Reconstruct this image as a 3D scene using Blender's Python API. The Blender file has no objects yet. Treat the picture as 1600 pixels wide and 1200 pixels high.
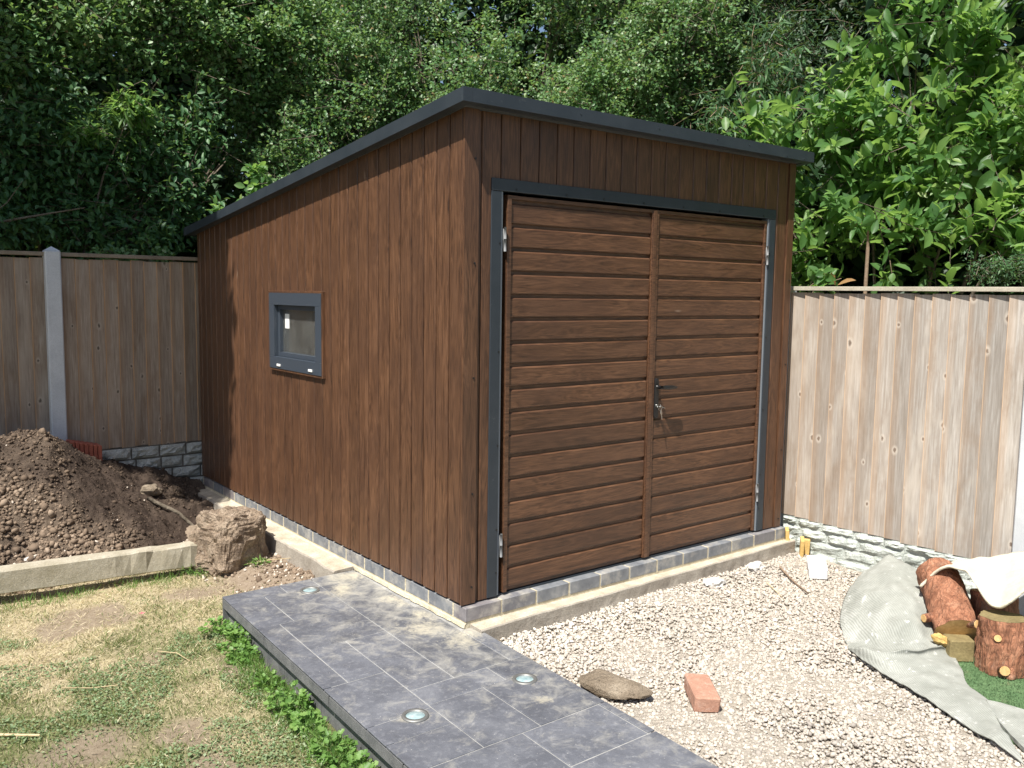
import bpy, bmesh, math, random
import numpy as np
from mathutils import Vector, Matrix, Euler

random.seed(7)
rng = np.random.default_rng(11)
scene = bpy.context.scene
COL = scene.collection

# ------------------------------------------------------------------ camera
cam_d = bpy.data.cameras.new('camera')
cam = bpy.data.objects.new('camera', cam_d)
COL.objects.link(cam)
Rr = ((0.78833608, -0.61508834, 0.01387635),
      (-0.05185112, -0.08889582, -0.9946904),
      (0.61305602, 0.78343083, -0.1019728))
Mc = Matrix(((Rr[0][0], -Rr[1][0], -Rr[2][0], -2.3574),
             (Rr[0][1], -Rr[1][1], -Rr[2][1], -3.3510),
             (Rr[0][2], -Rr[1][2], -Rr[2][2], 1.5793),
             (0, 0, 0, 1)))
cam.matrix_world = Mc
cam_d.sensor_fit = 'HORIZONTAL'
cam_d.sensor_width = 36.0
cam_d.lens = 1372.0 / 1600.0 * 36.0
cam_d.clip_start = 0.05
cam_d.clip_end = 600
scene.camera = cam

# ------------------------------------------------------------------ sky, sun, exposure
SUN = Vector((1.0, 0.48, -1.82)).normalized()          # the way the light travels
world = bpy.data.worlds.new('World')
scene.world = world
world.use_nodes = True
wn = world.node_tree.nodes
wl = world.node_tree.links
for n in list(wn):
    wn.remove(n)
w_out = wn.new('ShaderNodeOutputWorld')
w_bg = wn.new('ShaderNodeBackground')
w_sky = wn.new('ShaderNodeTexSky')
w_sky.sky_type = 'NISHITA'
w_sky.sun_disc = False
w_sky.sun_elevation = math.asin(-SUN.z)
w_sky.sun_rotation = math.atan2(-SUN.x, -SUN.y) % (2 * math.pi)
w_sky.air_density = 1.0
w_sky.dust_density = 1.5
w_bg.inputs['Strength'].default_value = 0.076
wl.new(w_sky.outputs[0], w_bg.inputs[0])
wl.new(w_bg.outputs[0], w_out.inputs[0])

sun_d = bpy.data.lights.new('sun', 'SUN')
sun_d.energy = 4.9
sun_d.angle = math.radians(0.53)
sun_d.color = (1.0, 0.955, 0.88)
sun = bpy.data.objects.new('sun', sun_d)
sun.rotation_euler = SUN.to_track_quat('-Z', 'Y').to_euler()
sun.location = (-6, -4, 12)
COL.objects.link(sun)

scene.view_settings.view_transform = 'Standard'
scene.view_settings.look = 'None'
scene.view_settings.exposure = 0.76
scene.view_settings.gamma = 1.0
scene.view_settings.use_curve_mapping = False
scene.cycles.max_bounces = 8
scene.cycles.transmission_bounces = 6
scene.cycles.transparent_max_bounces = 8

# ------------------------------------------------------------------ helpers: objects
def link(o, parent=None):
    COL.objects.link(o)
    if parent is not None:
        o.parent = parent
    return o

def tag(o, label=None, cat=None, group=None, kind=None):
    if label: o['label'] = label
    if cat: o['category'] = cat
    if group: o['group'] = group
    if kind: o['kind'] = kind
    return o

def empty(name, loc=(0, 0, 0), label=None, cat=None, group=None, kind=None):
    o = bpy.data.objects.new(name, None)
    o.empty_display_size = 0.1
    o.location = loc
    link(o)
    return tag(o, label, cat, group, kind)

def mesh_obj(name, verts, faces, mat=None, parent=None, smooth=False, loc=None):
    me = bpy.data.meshes.new(name)
    me.from_pydata([tuple(v) for v in verts], [], [tuple(f) for f in faces])
    me.update()
    if mat is not None:
        for m in (mat if isinstance(mat, (list, tuple)) else [mat]):
            me.materials.append(m)
    if smooth:
        me.polygons.foreach_set('use_smooth', [True] * len(me.polygons))
    o = bpy.data.objects.new(name, me)
    link(o, parent)
    if parent is not None:
        o.matrix_parent_inverse = Matrix.Translation(-Vector(parent_loc(parent)))
    if loc is not None:
        o.location = loc
    return o

def parent_loc(p):
    # every root here is only translated and keeps its children in world coordinates
    v = Vector((0, 0, 0))
    while p is not None:
        v += Vector(p.location)
        if p.parent is not None:
            v += p.matrix_parent_inverse.translation
        p = p.parent
    return v

def np_mesh(name, V, F, mat, parent=None, smooth=False, attrs=None):
    """V (n,3), F (m,k) all faces of k corners"""
    me = bpy.data.meshes.new(name)
    V = np.ascontiguousarray(V, dtype=np.float32)
    F = np.ascontiguousarray(F, dtype=np.int32)
    m, k = F.shape
    me.vertices.add(len(V))
    me.vertices.foreach_set('co', V.ravel())
    me.loops.add(m * k)
    me.loops.foreach_set('vertex_index', F.ravel())
    me.polygons.add(m)
    me.polygons.foreach_set('loop_start', np.arange(0, m * k, k, dtype=np.int32))
    try:
        me.polygons.foreach_set('loop_total', np.full(m, k, dtype=np.int32))
    except Exception:
        pass
    if smooth:
        me.polygons.foreach_set('use_smooth', np.ones(m, dtype=bool))
    if attrs:
        for an, av in attrs.items():
            a = me.attributes.new(an, 'FLOAT', 'POINT')
            a.data.foreach_set('value', np.ascontiguousarray(av, dtype=np.float32))
    me.update(calc_edges=True)
    me.materials.append(mat)
    o = bpy.data.objects.new(name, me)
    link(o, parent)
    if parent is not None:
        o.matrix_parent_inverse = Matrix.Translation(-Vector(parent_loc(parent)))
    return o

class MB:
    """collects shapes into one mesh"""
    def __init__(s):
        s.v = []; s.f = []
    def add(s, verts, faces):
        b = len(s.v)
        s.v += [tuple(v) for v in verts]
        s.f += [tuple(i + b for i in f) for f in faces]
        return s
    def box(s, x0, x1, y0, y1, z0, z1):
        return s.add([(x0, y0, z0), (x1, y0, z0), (x1, y1, z0), (x0, y1, z0),
                      (x0, y0, z1), (x1, y0, z1), (x1, y1, z1), (x0, y1, z1)],
                     [(3, 2, 1, 0), (4, 5, 6, 7), (0, 1, 5, 4), (1, 2, 6, 5), (2, 3, 7, 6), (3, 0, 4, 7)])
    def cbox(s, x0, x1, y0, y1, z0, z1, c=0.003, jit=0.0):
        """box with chamfered edges"""
        bm = bmesh.new()
        bmesh.ops.create_cube(bm, size=1.0)
        for v in bm.verts:
            v.co = Vector(((x0 + x1) / 2 + v.co.x * (x1 - x0), (y0 + y1) / 2 + v.co.y * (y1 - y0), (z0 + z1) / 2 + v.co.z * (z1 - z0)))
            if jit:
                v.co += Vector((random.uniform(-jit, jit), random.uniform(-jit, jit), random.uniform(-jit, jit)))
        bmesh.ops.bevel(bm, geom=bm.edges[:], offset=c, segments=1, affect='EDGES', profile=0.5)
        bm.verts.index_update()
        s.add([v.co[:] for v in bm.verts], [[v.index for v in f.verts] for f in bm.faces])
        bm.free()
        return s
    def prism(s, prof, z0, z1):
        """prof: closed 2D outline (x,y), counter-clockwise; z0/z1 number or function of (x,y)"""
        n = len(prof)
        a = [(x, y, z0(x, y) if callable(z0) else z0) for x, y in prof]
        b = [(x, y, z1(x, y) if callable(z1) else z1) for x, y in prof]
        return s.add(a + b, [tuple(range(n - 1, -1, -1)), tuple(range(n, 2 * n))] +
                     [(i, (i + 1) % n, n + (i + 1) % n, n + i) for i in range(n)])
    def tube(s, pts, radii, sides=6, cap=True):
        pts = [Vector(p) for p in pts]
        if not hasattr(radii, '__len__'):
            radii = [radii] * len(pts)
        rings = []
        up = Vector((0.13, 0.31, 1)).normalized()
        for i, p in enumerate(pts):
            d = (pts[min(i + 1, len(pts) - 1)] - pts[max(i - 1, 0)]).normalized()
            a = d.cross(up)
            if a.length < 1e-3: a = d.cross(Vector((1, 0, 0)))
            a.normalize(); b = d.cross(a)
            rings.append([p + (a * math.cos(2 * math.pi * k / sides) + b * math.sin(2 * math.pi * k / sides)) * radii[i] for k in range(sides)])
        vs = [v for r in rings for v in r]
        fs = []
        for i in range(len(pts) - 1):
            for k in range(sides):
                k2 = (k + 1) % sides
                fs.append((i * sides + k, i * sides + k2, (i + 1) * sides + k2, (i + 1) * sides + k))
        if cap:
            fs.append(tuple(range(sides)))
            fs.append(tuple((len(pts) - 1) * sides + k for k in range(sides - 1, -1, -1)))
        return s.add(vs, fs)
    def build(s, name, mat, parent=None, smooth=False):
        return mesh_obj(name, s.v, s.f, mat, parent, smooth)

# ------------------------------------------------------------------ helpers: noise in numpy
_perm = np.random.default_rng(3).random((64, 64, 64)).astype(np.float32)
def vnoise(p):
    p = np.asarray(p, dtype=np.float64)
    i = np.floor(p).astype(int); f = p - i
    f = f * f * (3 - 2 * f)
    i0 = i % 64; i1 = (i + 1) % 64
    x0, y0, z0 = i0[..., 0], i0[..., 1], i0[..., 2]
    x1, y1, z1 = i1[..., 0], i1[..., 1], i1[..., 2]
    fx, fy, fz = f[..., 0], f[..., 1], f[..., 2]
    c = lambda a, b, t: a + (b - a) * t
    return c(c(c(_perm[x0, y0, z0], _perm[x1, y0, z0], fx), c(_perm[x0, y1, z0], _perm[x1, y1, z0], fx), fy),
             c(c(_perm[x0, y0, z1], _perm[x1, y0, z1], fx), c(_perm[x0, y1, z1], _perm[x1, y1, z1], fx), fy), fz) * 2 - 1
def fbm(p, octaves=4, gain=0.5):
    p = np.asarray(p, dtype=np.float64)
    a = 1.0; s = 0.0
    for k in range(octaves):
        s = s + a * vnoise(p * (2.03 ** k) + 17.3 * k)
        a *= gain
    return s
def fbm2(x, y, sc, octaves=4, gain=0.5, off=0.0):
    x = np.asarray(x, dtype=np.float64); y = np.asarray(y, dtype=np.float64)
    return fbm(np.stack([x * sc + off, y * sc + off * 1.7, np.full_like(x, off * 0.37 + 0.5)], -1), octaves, gain)
def sstep(a, b, x):
    t = np.clip((np.asarray(x, dtype=np.float64) - a) / (b - a), 0, 1)
    return t * t * (3 - 2 * t)

# ------------------------------------------------------------------ helpers: materials
class NM:
    def __init__(s, name, rough=0.7, base=(0.5, 0.5, 0.5), metal=0.0, spec=0.5):
        s.m = bpy.data.materials.new(name)
        s.m.use_nodes = True
        s.n = s.m.node_tree.nodes; s.l = s.m.node_tree.links
        s.b = s.n['Principled BSDF']
        s.b.inputs['Base Color'].default_value = (*base, 1)
        s.b.inputs['Roughness'].default_value = rough
        s.b.inputs['Metallic'].default_value = metal
        s.b.inputs['Specular IOR Level'].default_value = spec
        s._tc = None
    def node(s, t, **kw):
        x = s.n.new(t)
        for k, v in kw.items():
            setattr(x, k, v)
        return x
    def setin(s, sock, v):
        if isinstance(v, bpy.types.NodeSocket):
            s.l.new(v, sock)
        elif isinstance(v, (tuple, list)) and len(v) == 3 and sock.type == 'RGBA':
            sock.default_value = (*v, 1)
        else:
            sock.default_value = v
    def coords(s, scale=(1, 1, 1), rand=0.0, out='Object'):
        if s._tc is None: s._tc = s.node('ShaderNodeTexCoord')
        v = s._tc.outputs[out]
        if rand:
            oi = s.node('ShaderNodeObjectInfo')
            c = s.node('ShaderNodeVectorMath', operation='MULTIPLY_ADD')
            cmb = s.node('ShaderNodeCombineXYZ')
            for k in range(3): s.l.new(oi.outputs['Random'], cmb.inputs[k])
            s.l.new(cmb.outputs[0], c.inputs[0])
            c.inputs[1].default_value = (rand, rand * 1.31, rand * 0.77)
            s.l.new(v, c.inputs[2])
            v = c.outputs[0]
        mp = s.node('ShaderNodeMapping')
        mp.inputs['Scale'].default_value = scale
        s.l.new(v, mp.inputs['Vector'])
        return mp.outputs[0]
    def noise(s, vec, scale=5, detail=4, rough=0.55, dist=0.0):
        t = s.node('ShaderNodeTexNoise')
        s.l.new(vec, t.inputs['Vector'])
        t.inputs['Scale'].default_value = scale; t.inputs['Detail'].default_value = detail
        t.inputs['Roughness'].default_value = rough; t.inputs['Distortion'].default_value = dist
        return t.outputs['Fac']
    def voronoi(s, vec, scale=5, feature='F1', out='Distance', rand=1.0):
        t = s.node('ShaderNodeTexVoronoi', feature=feature)
        s.l.new(vec, t.inputs['Vector']); t.inputs['Scale'].default_value = scale
        t.inputs['Randomness'].default_value = rand
        return t.outputs[out]
    def ramp(s, fac, stops, interp='LINEAR'):
        r = s.node('ShaderNodeValToRGB')
        r.color_ramp.interpolation = interp
        e = r.color_ramp.elements
        while len(e) > 1: e.remove(e[-1])
        for i, (p, c) in enumerate(stops):
            if not isinstance(c, (tuple, list)): c = (c, c, c)
            if i == 0:
                e[0].position = p; e[0].color = (*c, 1)
            else:
                x = e.new(p); x.color = (*c, 1)
        s.l.new(fac, r.inputs[0])
        return r.outputs[0]
    def mix(s, fac, a, b, mode='MIX'):
        m = s.node('ShaderNodeMix', data_type='RGBA', blend_type=mode)
        m.clamp_factor = True
        s.setin(m.inputs[0], fac); s.setin(m.inputs[6], a); s.setin(m.inputs[7], b)
        return m.outputs[2]
    def math(s, op, a, b=0.0, clamp=False):
        m = s.node('ShaderNodeMath', operation=op)
        m.use_clamp = clamp
        s.setin(m.inputs[0], a); s.setin(m.inputs[1], b)
        return m.outputs[0]
    def attr(s, name):
        a = s.node('ShaderNodeAttribute', attribute_name=name)
        return a.outputs['Fac']
    def rand(s):
        return s.node('ShaderNodeObjectInfo').outputs['Random']
    def color(s, c): s.setin(s.b.inputs['Base Color'], c); return s
    def rough(s, c): s.setin(s.b.inputs['Roughness'], c); return s
    def bump(s, h, strength=0.3, dist=0.01, prev=None):
        b = s.node('ShaderNodeBump')
        b.inputs['Strength'].default_value = strength; b.inputs['Distance'].default_value = dist
        s.l.new(h, b.inputs['Height'])
        if prev is not None: s.l.new(prev, b.inputs['Normal'])
        s.l.new(b.outputs[0], s.b.inputs['Normal'])
        return b.outputs[0]

def laminate(name, axis):
    """dark walnut printed metal cladding; grain runs along axis ('x' or 'z')"""
    t = NM(name, rough=0.42)
    st = (0.045, 1, 1) if axis == 'x' else (1, 1, 0.045)
    st2 = (0.10, 1, 1) if axis == 'x' else (1, 1, 0.10)
    v = t.coords(st, rand=37.0); v2 = t.coords(st2, rand=23.0)
    v3 = t.coords((1, 1, 1), rand=11.0)
    big = t.noise(v2, 13, 3, 0.55, 1.6)
    rings = t.math('SINE', t.math('MULTIPLY', big, 46.0))
    rings = t.math('MULTIPLY', rings, 0.5)
    rings = t.math('ADD', rings, 0.5)
    fine = t.noise(v, 230, 5, 0.75, 0.2)
    med = t.noise(v, 58, 4, 0.62, 0.5)
    blot = t.noise(v3, 3.2, 3, 0.5)
    g = t.math('ADD', t.math('MULTIPLY', fine, 0.62), t.math('MULTIPLY', med, 0.38))
    g = t.math('ADD', g, t.math('MULTIPLY', rings, 0.13))
    c = t.ramp(g, [(0.38, (0.020, 0.0100, 0.0058)), (0.47, (0.072, 0.0335, 0.0168)), (0.57, (0.108, 0.0510, 0.0255)), (0.70, (0.156, 0.077, 0.040))])
    c = t.mix(t.ramp(blot, [(0.35, 0.0), (0.7, 0.55)]), c, (0.055, 0.027, 0.017))
    tone = t.ramp(t.rand(), [(0.0, 0.90), (0.5, 1.0), (1.0, 1.09)])
    c = t.mix(1.0, c, tone, 'MULTIPLY')
    # scattered dust and small pale scuffs
    sp = t.voronoi(t.coords((1, 1, 0.22) if axis == 'z' else (0.22, 1, 1), rand=5.0), 4.5)
    c = t.mix(t.ramp(sp, [(0.0, 0.35), (0.035, 0.0)]), c, (0.45, 0.36, 0.28))
    t.color(c)
    t.rough(t.ramp(med, [(0.3, 0.36), (0.7, 0.52)]))
    t.bump(g, 0.12, 0.002)
    return t.m

M = {}
M['lam_v'] = laminate('walnut_cladding_upright', 'z')
M['lam_h'] = laminate('walnut_cladding_level', 'x')

def anthracite():
    t = NM('anthracite_metal', rough=0.45)
    v = t.coords((1, 1, 1))
    f = t.noise(v, 420, 2, 0.6); b = t.noise(v, 6, 4, 0.6)
    c = t.mix(t.ramp(b, [(0.3, 0.0), (0.75, 1.0)]), (0.021, 0.029, 0.038), (0.033, 0.042, 0.052))
    c = t.mix(t.ramp(t.noise(v, 26, 5, 0.75), [(0.63, 0.0), (0.80, 0.5)]), c, (0.16, 0.17, 0.17))
    t.color(c); t.bump(f, 0.22, 0.0015); t.rough(t.ramp(f, [(0.3, 0.38), (0.7, 0.58)]))
    return t.m
M['anth'] = anthracite()
M['upvc'] = NM('slate_grey_upvc', rough=0.35, base=(0.045, 0.057, 0.075)).m
t = NM('roof_felt', rough=0.85); t.color(t.ramp(t.noise(t.coords(), 90, 4), [(0.3, (0.035, 0.04, 0.045)), (0.7, (0.075, 0.08, 0.085))])); M['felt'] = t.m
M['dark'] = NM('gap_shade_backing', rough=0.9, base=(0.02, 0.018, 0.016)).m  # near-black colour deepens the shade in the cladding gaps
M['inner'] = NM('interior_board', rough=0.9, base=(0.45, 0.42, 0.38)).m
M['black'] = NM('black_satin_metal', rough=0.32, base=(0.012, 0.012, 0.013)).m
M['ring'] = NM('dulled_steel_ring', rough=0.55, base=(0.22, 0.22, 0.21), metal=0.6).m
M['hinge'] = NM('galvanised_hinge', rough=0.7, base=(0.20, 0.205, 0.21), metal=0.3).m
M['steel'] = NM('zinc_steel', rough=0.3, base=(0.62, 0.62, 0.60), metal=1.0).m
M['white_pl'] = NM('white_plastic', rough=0.4, base=(0.8, 0.8, 0.78)).m
g = NM('window_glass', rough=0.02, base=(0.93, 0.96, 0.95)); g.b.inputs['Transmission Weight'].default_value = 1.0; g.b.inputs['IOR'].default_value = 1.45; g.b.inputs['IOR'].default_value = 1.6
grey_reflect = g.node('ShaderNodeBsdfDiffuse'); grey_reflect.inputs['Color'].default_value = (0.55, 0.55, 0.52, 1)  # grey laid over the pane in place of a reflection
fm = g.node('ShaderNodeMixShader'); g.l.new(g.ramp(g.noise(g.coords(), 5, 4, 0.6), [(0.3, 0.03), (0.7, 0.10)]), fm.inputs[0])
g.l.new(g.b.outputs[0], fm.inputs[1]); g.l.new(grey_reflect.outputs[0], fm.inputs[2])
g.l.new(fm.outputs[0], [n_ for n_ in g.n if n_.type == 'OUTPUT_MATERIAL'][0].inputs['Surface']); M['glass'] = g.m

def brick_blue():
    t = NM('blue_engineering_brick', rough=0.6)
    v = t.coords((1, 1, 1), rand=9.0)
    c = t.ramp(t.noise(v, 14, 5, 0.6), [(0.3, (0.120, 0.130, 0.148)), (0.55, (0.190, 0.200, 0.214)), (0.75, (0.285, 0.288, 0.29))])
    c = t.mix(t.ramp(t.rand(), [(0.80, 0.0), (0.98, 0.30)]), c, (0.23, 0.14, 0.12))
    c = t.mix(t.ramp(t.noise(t.coords((1, 1, 1)), 9, 5, 0.7), [(0.5, 0.0), (0.72, 0.75)]), c, (0.46, 0.43, 0.37))
    t.color(c); t.bump(t.noise(v, 160, 4, 0.7), 0.3, 0.002)
    return t.m
M['bluebrick'] = brick_blue()

def rough_mat(name, stops, scale=12, fine=140, bstr=0.5, bdist=0.006, rough=0.9, rand=0.0, spots=None, detail=6):
    t = NM(name, rough=rough)
    v = t.coords((1, 1, 1), rand=rand)
    c = t.ramp(t.noise(v, scale, detail, 0.65), stops)
    f = t.noise(v, fine, 5, 0.7)
    c = t.mix(t.ramp(f, [(0.35, 0.45), (0.6, 0.0)]), c, tuple(0.55 * x for x in stops[0][1]))
    if spots:
        c = t.mix(t.ramp(t.noise(v, spots[1], 4, 0.7), [(spots[2], 0.0), (spots[2] + 0.12, spots[3])]), c, spots[0])
    t.color(c)
    n1 = t.bump(f, bstr, bdist)
    t.bump(t.noise(v, scale * 2.2, 4, 0.6), bstr * 0.8, bdist * 3, n1)
    return t.m
M['mortar'] = rough_mat('sandy_mortar', [(0.3, (0.50, 0.44, 0.31)), (0.7, (0.68, 0.61, 0.45))], 18, 220)
M['footing'] = rough_mat('cast_concrete', [(0.3, (0.27, 0.235, 0.19)), (0.55, (0.38, 0.34, 0.285)), (0.75, (0.47, 0.43, 0.36))], 7, 120)
M['footing_top'] = rough_mat('cement_dusted_concrete', [(0.3, (0.36, 0.305, 0.225)), (0.5, (0.50, 0.44, 0.34)), (0.7, (0.64, 0.58, 0.46))], 9, 110)
M['post'] = rough_mat('smooth_concrete', [(0.3, (0.52, 0.54, 0.56)), (0.7, (0.68, 0.70, 0.72))], 5, 260, 0.15, 0.002, 0.8)
M['oldpost'] = rough_mat('weathered_concrete', [(0.3, (0.31, 0.275, 0.195)), (0.5, (0.40, 0.36, 0.275)), (0.72, (0.50, 0.46, 0.37))], 6, 120, 0.5, 0.004, 0.9, spots=((0.60, 0.57, 0.48), 70, 0.60, 0.8))
M['lump'] = rough_mat('lump_of_footing', [(0.30, (0.155, 0.105, 0.07)), (0.46, (0.335, 0.25, 0.175)), (0.66, (0.50, 0.395, 0.29))], 9, 60, 1.0, 0.022, 0.95, spots=((0.50, 0.40, 0.31), 26, 0.56, 0.7))
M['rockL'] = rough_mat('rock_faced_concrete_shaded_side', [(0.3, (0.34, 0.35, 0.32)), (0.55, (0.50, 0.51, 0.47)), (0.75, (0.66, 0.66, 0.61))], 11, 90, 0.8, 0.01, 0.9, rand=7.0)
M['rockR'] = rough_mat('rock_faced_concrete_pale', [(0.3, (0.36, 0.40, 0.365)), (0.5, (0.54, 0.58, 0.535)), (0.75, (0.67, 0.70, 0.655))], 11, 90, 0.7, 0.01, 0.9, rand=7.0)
M['redbrick'] = rough_mat('red_clay', [(0.3, (0.37, 0.19, 0.13)), (0.55, (0.45, 0.25, 0.175)), (0.75, (0.55, 0.38, 0.30))], 13, 150, 0.5, 0.004, 0.9, spots=((0.62, 0.48, 0.40), 30, 0.58, 0.6))
M['tile'] = rough_mat('red_tile', [(0.3, (0.28, 0.075, 0.045)), (0.7, (0.42, 0.13, 0.08))], 13, 150, 0.4, 0.003, 0.85)
M['brownstone'] = rough_mat('brown_sandstone', [(0.3, (0.15, 0.115, 0.078)), (0.55, (0.245, 0.195, 0.14)), (0.75, (0.36, 0.30, 0.225))], 10, 110, 0.8, 0.01)
M['whiteblock'] = rough_mat('white_block', [(0.3, (0.74, 0.74, 0.74)), (0.7, (0.82, 0.82, 0.82))], 14, 170, 0.3, 0.004)
M['rubble'] = rough_mat('pale_rubble', [(0.3, (0.55, 0.53, 0.49)), (0.7, (0.74, 0.72, 0.68))], 16, 130, 0.7, 0.008)
M['yellowwood'] = rough_mat('fresh_sawn_timber', [(0.3, (0.52, 0.33, 0.10)), (0.7, (0.70, 0.50, 0.20))], 12, 120, 0.3, 0.003)
M['bark'] = rough_mat('grey_brown_bark', [(0.3, (0.10, 0.08, 0.055)), (0.7, (0.24, 0.20, 0.15))], 14, 80, 0.8, 0.01)
M['twig'] = rough_mat('dead_twig', [(0.3, (0.20, 0.13, 0.085)), (0.7, (0.34, 0.25, 0.17))], 30, 200, 0.4, 0.002)
M['straw'] = rough_mat('dry_stalk', [(0.3, (0.50, 0.39, 0.22)), (0.7, (0.62, 0.50, 0.31))], 30, 200, 0.3, 0.002)

M['joint_shade'] = rough_mat('shade_dark_joint', [(0.3, (0.09, 0.08, 0.065)), (0.7, (0.20, 0.185, 0.16))], 14, 120)  # shade of the joints between stones, painted into the backing colour
def log_bark():
    t = NM('flaky_red_conifer_bark', rough=0.9)
    v = t.coords((1, 1, 0.35), rand=3.0)
    n = t.noise(v, 22, 6, 0.7, 0.8)
    c = t.ramp(n, [(0.30, (0.10, 0.038, 0.022)), (0.45, (0.30, 0.125, 0.066)), (0.60, (0.42, 0.195, 0.112)), (0.75, (0.40, 0.27, 0.175))])
    wv = t.node('ShaderNodeVectorMath', operation='ADD'); wn_ = t.node('ShaderNodeTexNoise'); wn_.inputs['Scale'].default_value = 16; t.l.new(v, wn_.inputs['Vector'])
    sc_ = t.node('ShaderNodeVectorMath', operation='SCALE'); t.l.new(wn_.outputs['Color'], sc_.inputs[0]); sc_.inputs['Scale'].default_value = 0.09
    t.l.new(t.coords((1, 1, 0.28), rand=3.0), wv.inputs[0]); t.l.new(sc_.outputs[0], wv.inputs[1])
    fl = t.voronoi(wv.outputs[0], 46, 'DISTANCE_TO_EDGE')
    c = t.mix(t.ramp(fl, [(0.0, 0.55), (0.09, 0.0)]), c, (0.085, 0.036, 0.023))
    c = t.mix(t.ramp(t.noise(v, 9, 4, 0.7), [(0.55, 0.0), (0.72, 0.6)]), c, (0.34, 0.27, 0.20))
    t.color(c); n1 = t.bump(n, 1.0, 0.02); t.bump(fl, 0.7, 0.012, n1)
    return t.m
M['logbark'] = log_bark()
t = NM('cut_log_end', rough=0.8); v = t.coords((1, 1, 1))
t.color(t.ramp(t.noise(v, 60, 3), [(0.3, (0.55, 0.33, 0.13)), (0.7, (0.72, 0.48, 0.22))])); M['cut'] = t.m
M['olive'] = rough_mat('olive_timber_and_shaded_end', [(0.3, (0.17, 0.13, 0.055)), (0.7, (0.30, 0.24, 0.11))], 10, 90, 0.4, 0.004)

def fence_wood(name, pale):
    t = NM(name, rough=0.85)
    v = t.coords((1, 1, 0.05), rand=19.0)
    v1 = t.coords((1, 1, 1), rand=19.0)
    n = t.noise(v, 90, 5, 0.65, 0.3); m_ = t.noise(v, 20, 3, 0.6)
    if pale:
        c = t.ramp(n, [(0.3, (0.255, 0.222, 0.188)), (0.55, (0.375, 0.342, 0.306)), (0.75, (0.50, 0.475, 0.445))])
        warm = (0.345, 0.225, 0.135); knot = (0.12, 0.078, 0.052); halo = (0.60, 0.53, 0.45)
    else:
        c = t.ramp(n, [(0.3, (0.215, 0.162, 0.120)), (0.55, (0.32, 0.258, 0.202)), (0.75, (0.44, 0.375, 0.31))])
        warm = (0.28, 0.165, 0.085); knot = (0.060, 0.040, 0.028); halo = (0.45, 0.385, 0.31)
    if pale:   # greyer towards the far end of the run of boards, browner beside the shed
        sep = t.node('ShaderNodeSeparateXYZ'); oi = t.node('ShaderNodeObjectInfo')
        t.l.new(oi.outputs['Location'], sep.inputs[0])
        gy = t.math('ADD', t.math('MULTIPLY', sep.outputs['Y'], 0.72), 0.72)
        c = t.mix(t.math('MULTIPLY', gy, 0.42, True), c, (0.335, 0.245, 0.17))
    # the stripe each neighbour has sheltered from the weather is warmer
    se = t.node('ShaderNodeSeparateXYZ'); t.l.new(t._tc.outputs['Object'], se.inputs[0])
    edge = t.math('ADD', t.math('MULTIPLY', se.outputs['X'], 9.5), t.math('MULTIPLY', t.math('SUBTRACT', m_, 0.5), 0.9))
    c = t.mix(t.ramp(edge, [(0.10, 0.42), (0.42, 0.0)]), c, warm)
    tone = t.ramp(t.rand(), [(0.0, 0.80), (0.5, 1.0), (1.0, 1.16)])
    c = t.mix(1.0, c, tone, 'MULTIPLY')
    st = t.noise(t.coords((1, 1, 0.5), rand=3.0), 5.0, 5, 0.65)
    c = t.mix(t.ramp(st, [(0.50, 0.0), (0.72, 0.5)]), c, tuple(0.62 * q for q in warm))
    c = t.mix(t.ramp(t.noise(t.coords((1, 1, 0.25), rand=13.0), 7.0, 4, 0.6), [(0.52, 0.0), (0.70, 0.42)]), c, halo)
    # knots
    kv = t.coords((1, 1, 0.62), rand=31.0)
    ks = t.node('ShaderNodeSeparateXYZ'); t.l.new(kv, ks.inputs[0])
    kc = t.node('ShaderNodeCombineXYZ'); t.l.new(ks.outputs['X'], kc.inputs[0]); t.l.new(ks.outputs['Z'], kc.inputs[1])
    kt = t.node('ShaderNodeTexVoronoi', voronoi_dimensions='2D'); t.l.new(kc.outputs[0], kt.inputs['Vector']); kt.inputs['Scale'].default_value = 7.4
    kr_ = t.node('ShaderNodeSeparateColor'); t.l.new(kt.outputs['Color'], kr_.inputs[0])
    k = t.math('ADD', t.math('MULTIPLY', kt.outputs['Distance'], t.math('ADD', 0.75, t.math('MULTIPLY', kr_.outputs['Green'], 0.9))), t.math('MULTIPLY', t.math('GREATER_THAN', kr_.outputs['Red'], 0.40), 1.0))
    c = t.mix(t.ramp(k, [(0.055, 0.75), (0.16, 0.0)]), c, halo)
    kk = t.math('ADD', k, t.math('MULTIPLY', t.math('SUBTRACT', t.noise(v1, 42, 3), 0.5), 0.13))
    c = t.mix(t.ramp(kk, [(0.040, 0.85), (0.085, 0.0)]), c, knot)
    # dark drying cracks
    c = t.mix(t.ramp(t.noise(t.coords((1, 1, 0.02), rand=7.0), 70, 4, 0.8), [(0.25, 0.6), (0.34, 0.0)]), c, knot)
    # the sawn thick edge of each board, caught light painted in as brighter colour
    c = t.mix(t.ramp(se.outputs['X'], [(0.0015, 0.8), (0.003, 0.0)]), c, tuple(min(0.75, 2.1 * q) for q in warm))
    t.color(c); t.bump(n, 0.25, 0.003)
    return t.m
M['fenceL'] = fence_wood('brown_fence_board', False)
M['fenceR'] = fence_wood('pale_weathered_board', True)
M['railL'] = rough_mat('brown_capping_rail', [(0.3, (0.19, 0.15, 0.11)), (0.7, (0.30, 0.25, 0.19))], 8, 120, 0.3, 0.003)
M['railR'] = rough_mat('pale_capping_rail', [(0.3, (0.40, 0.36, 0.28)), (0.7, (0.54, 0.50, 0.41))], 8, 120, 0.3, 0.003)

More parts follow.
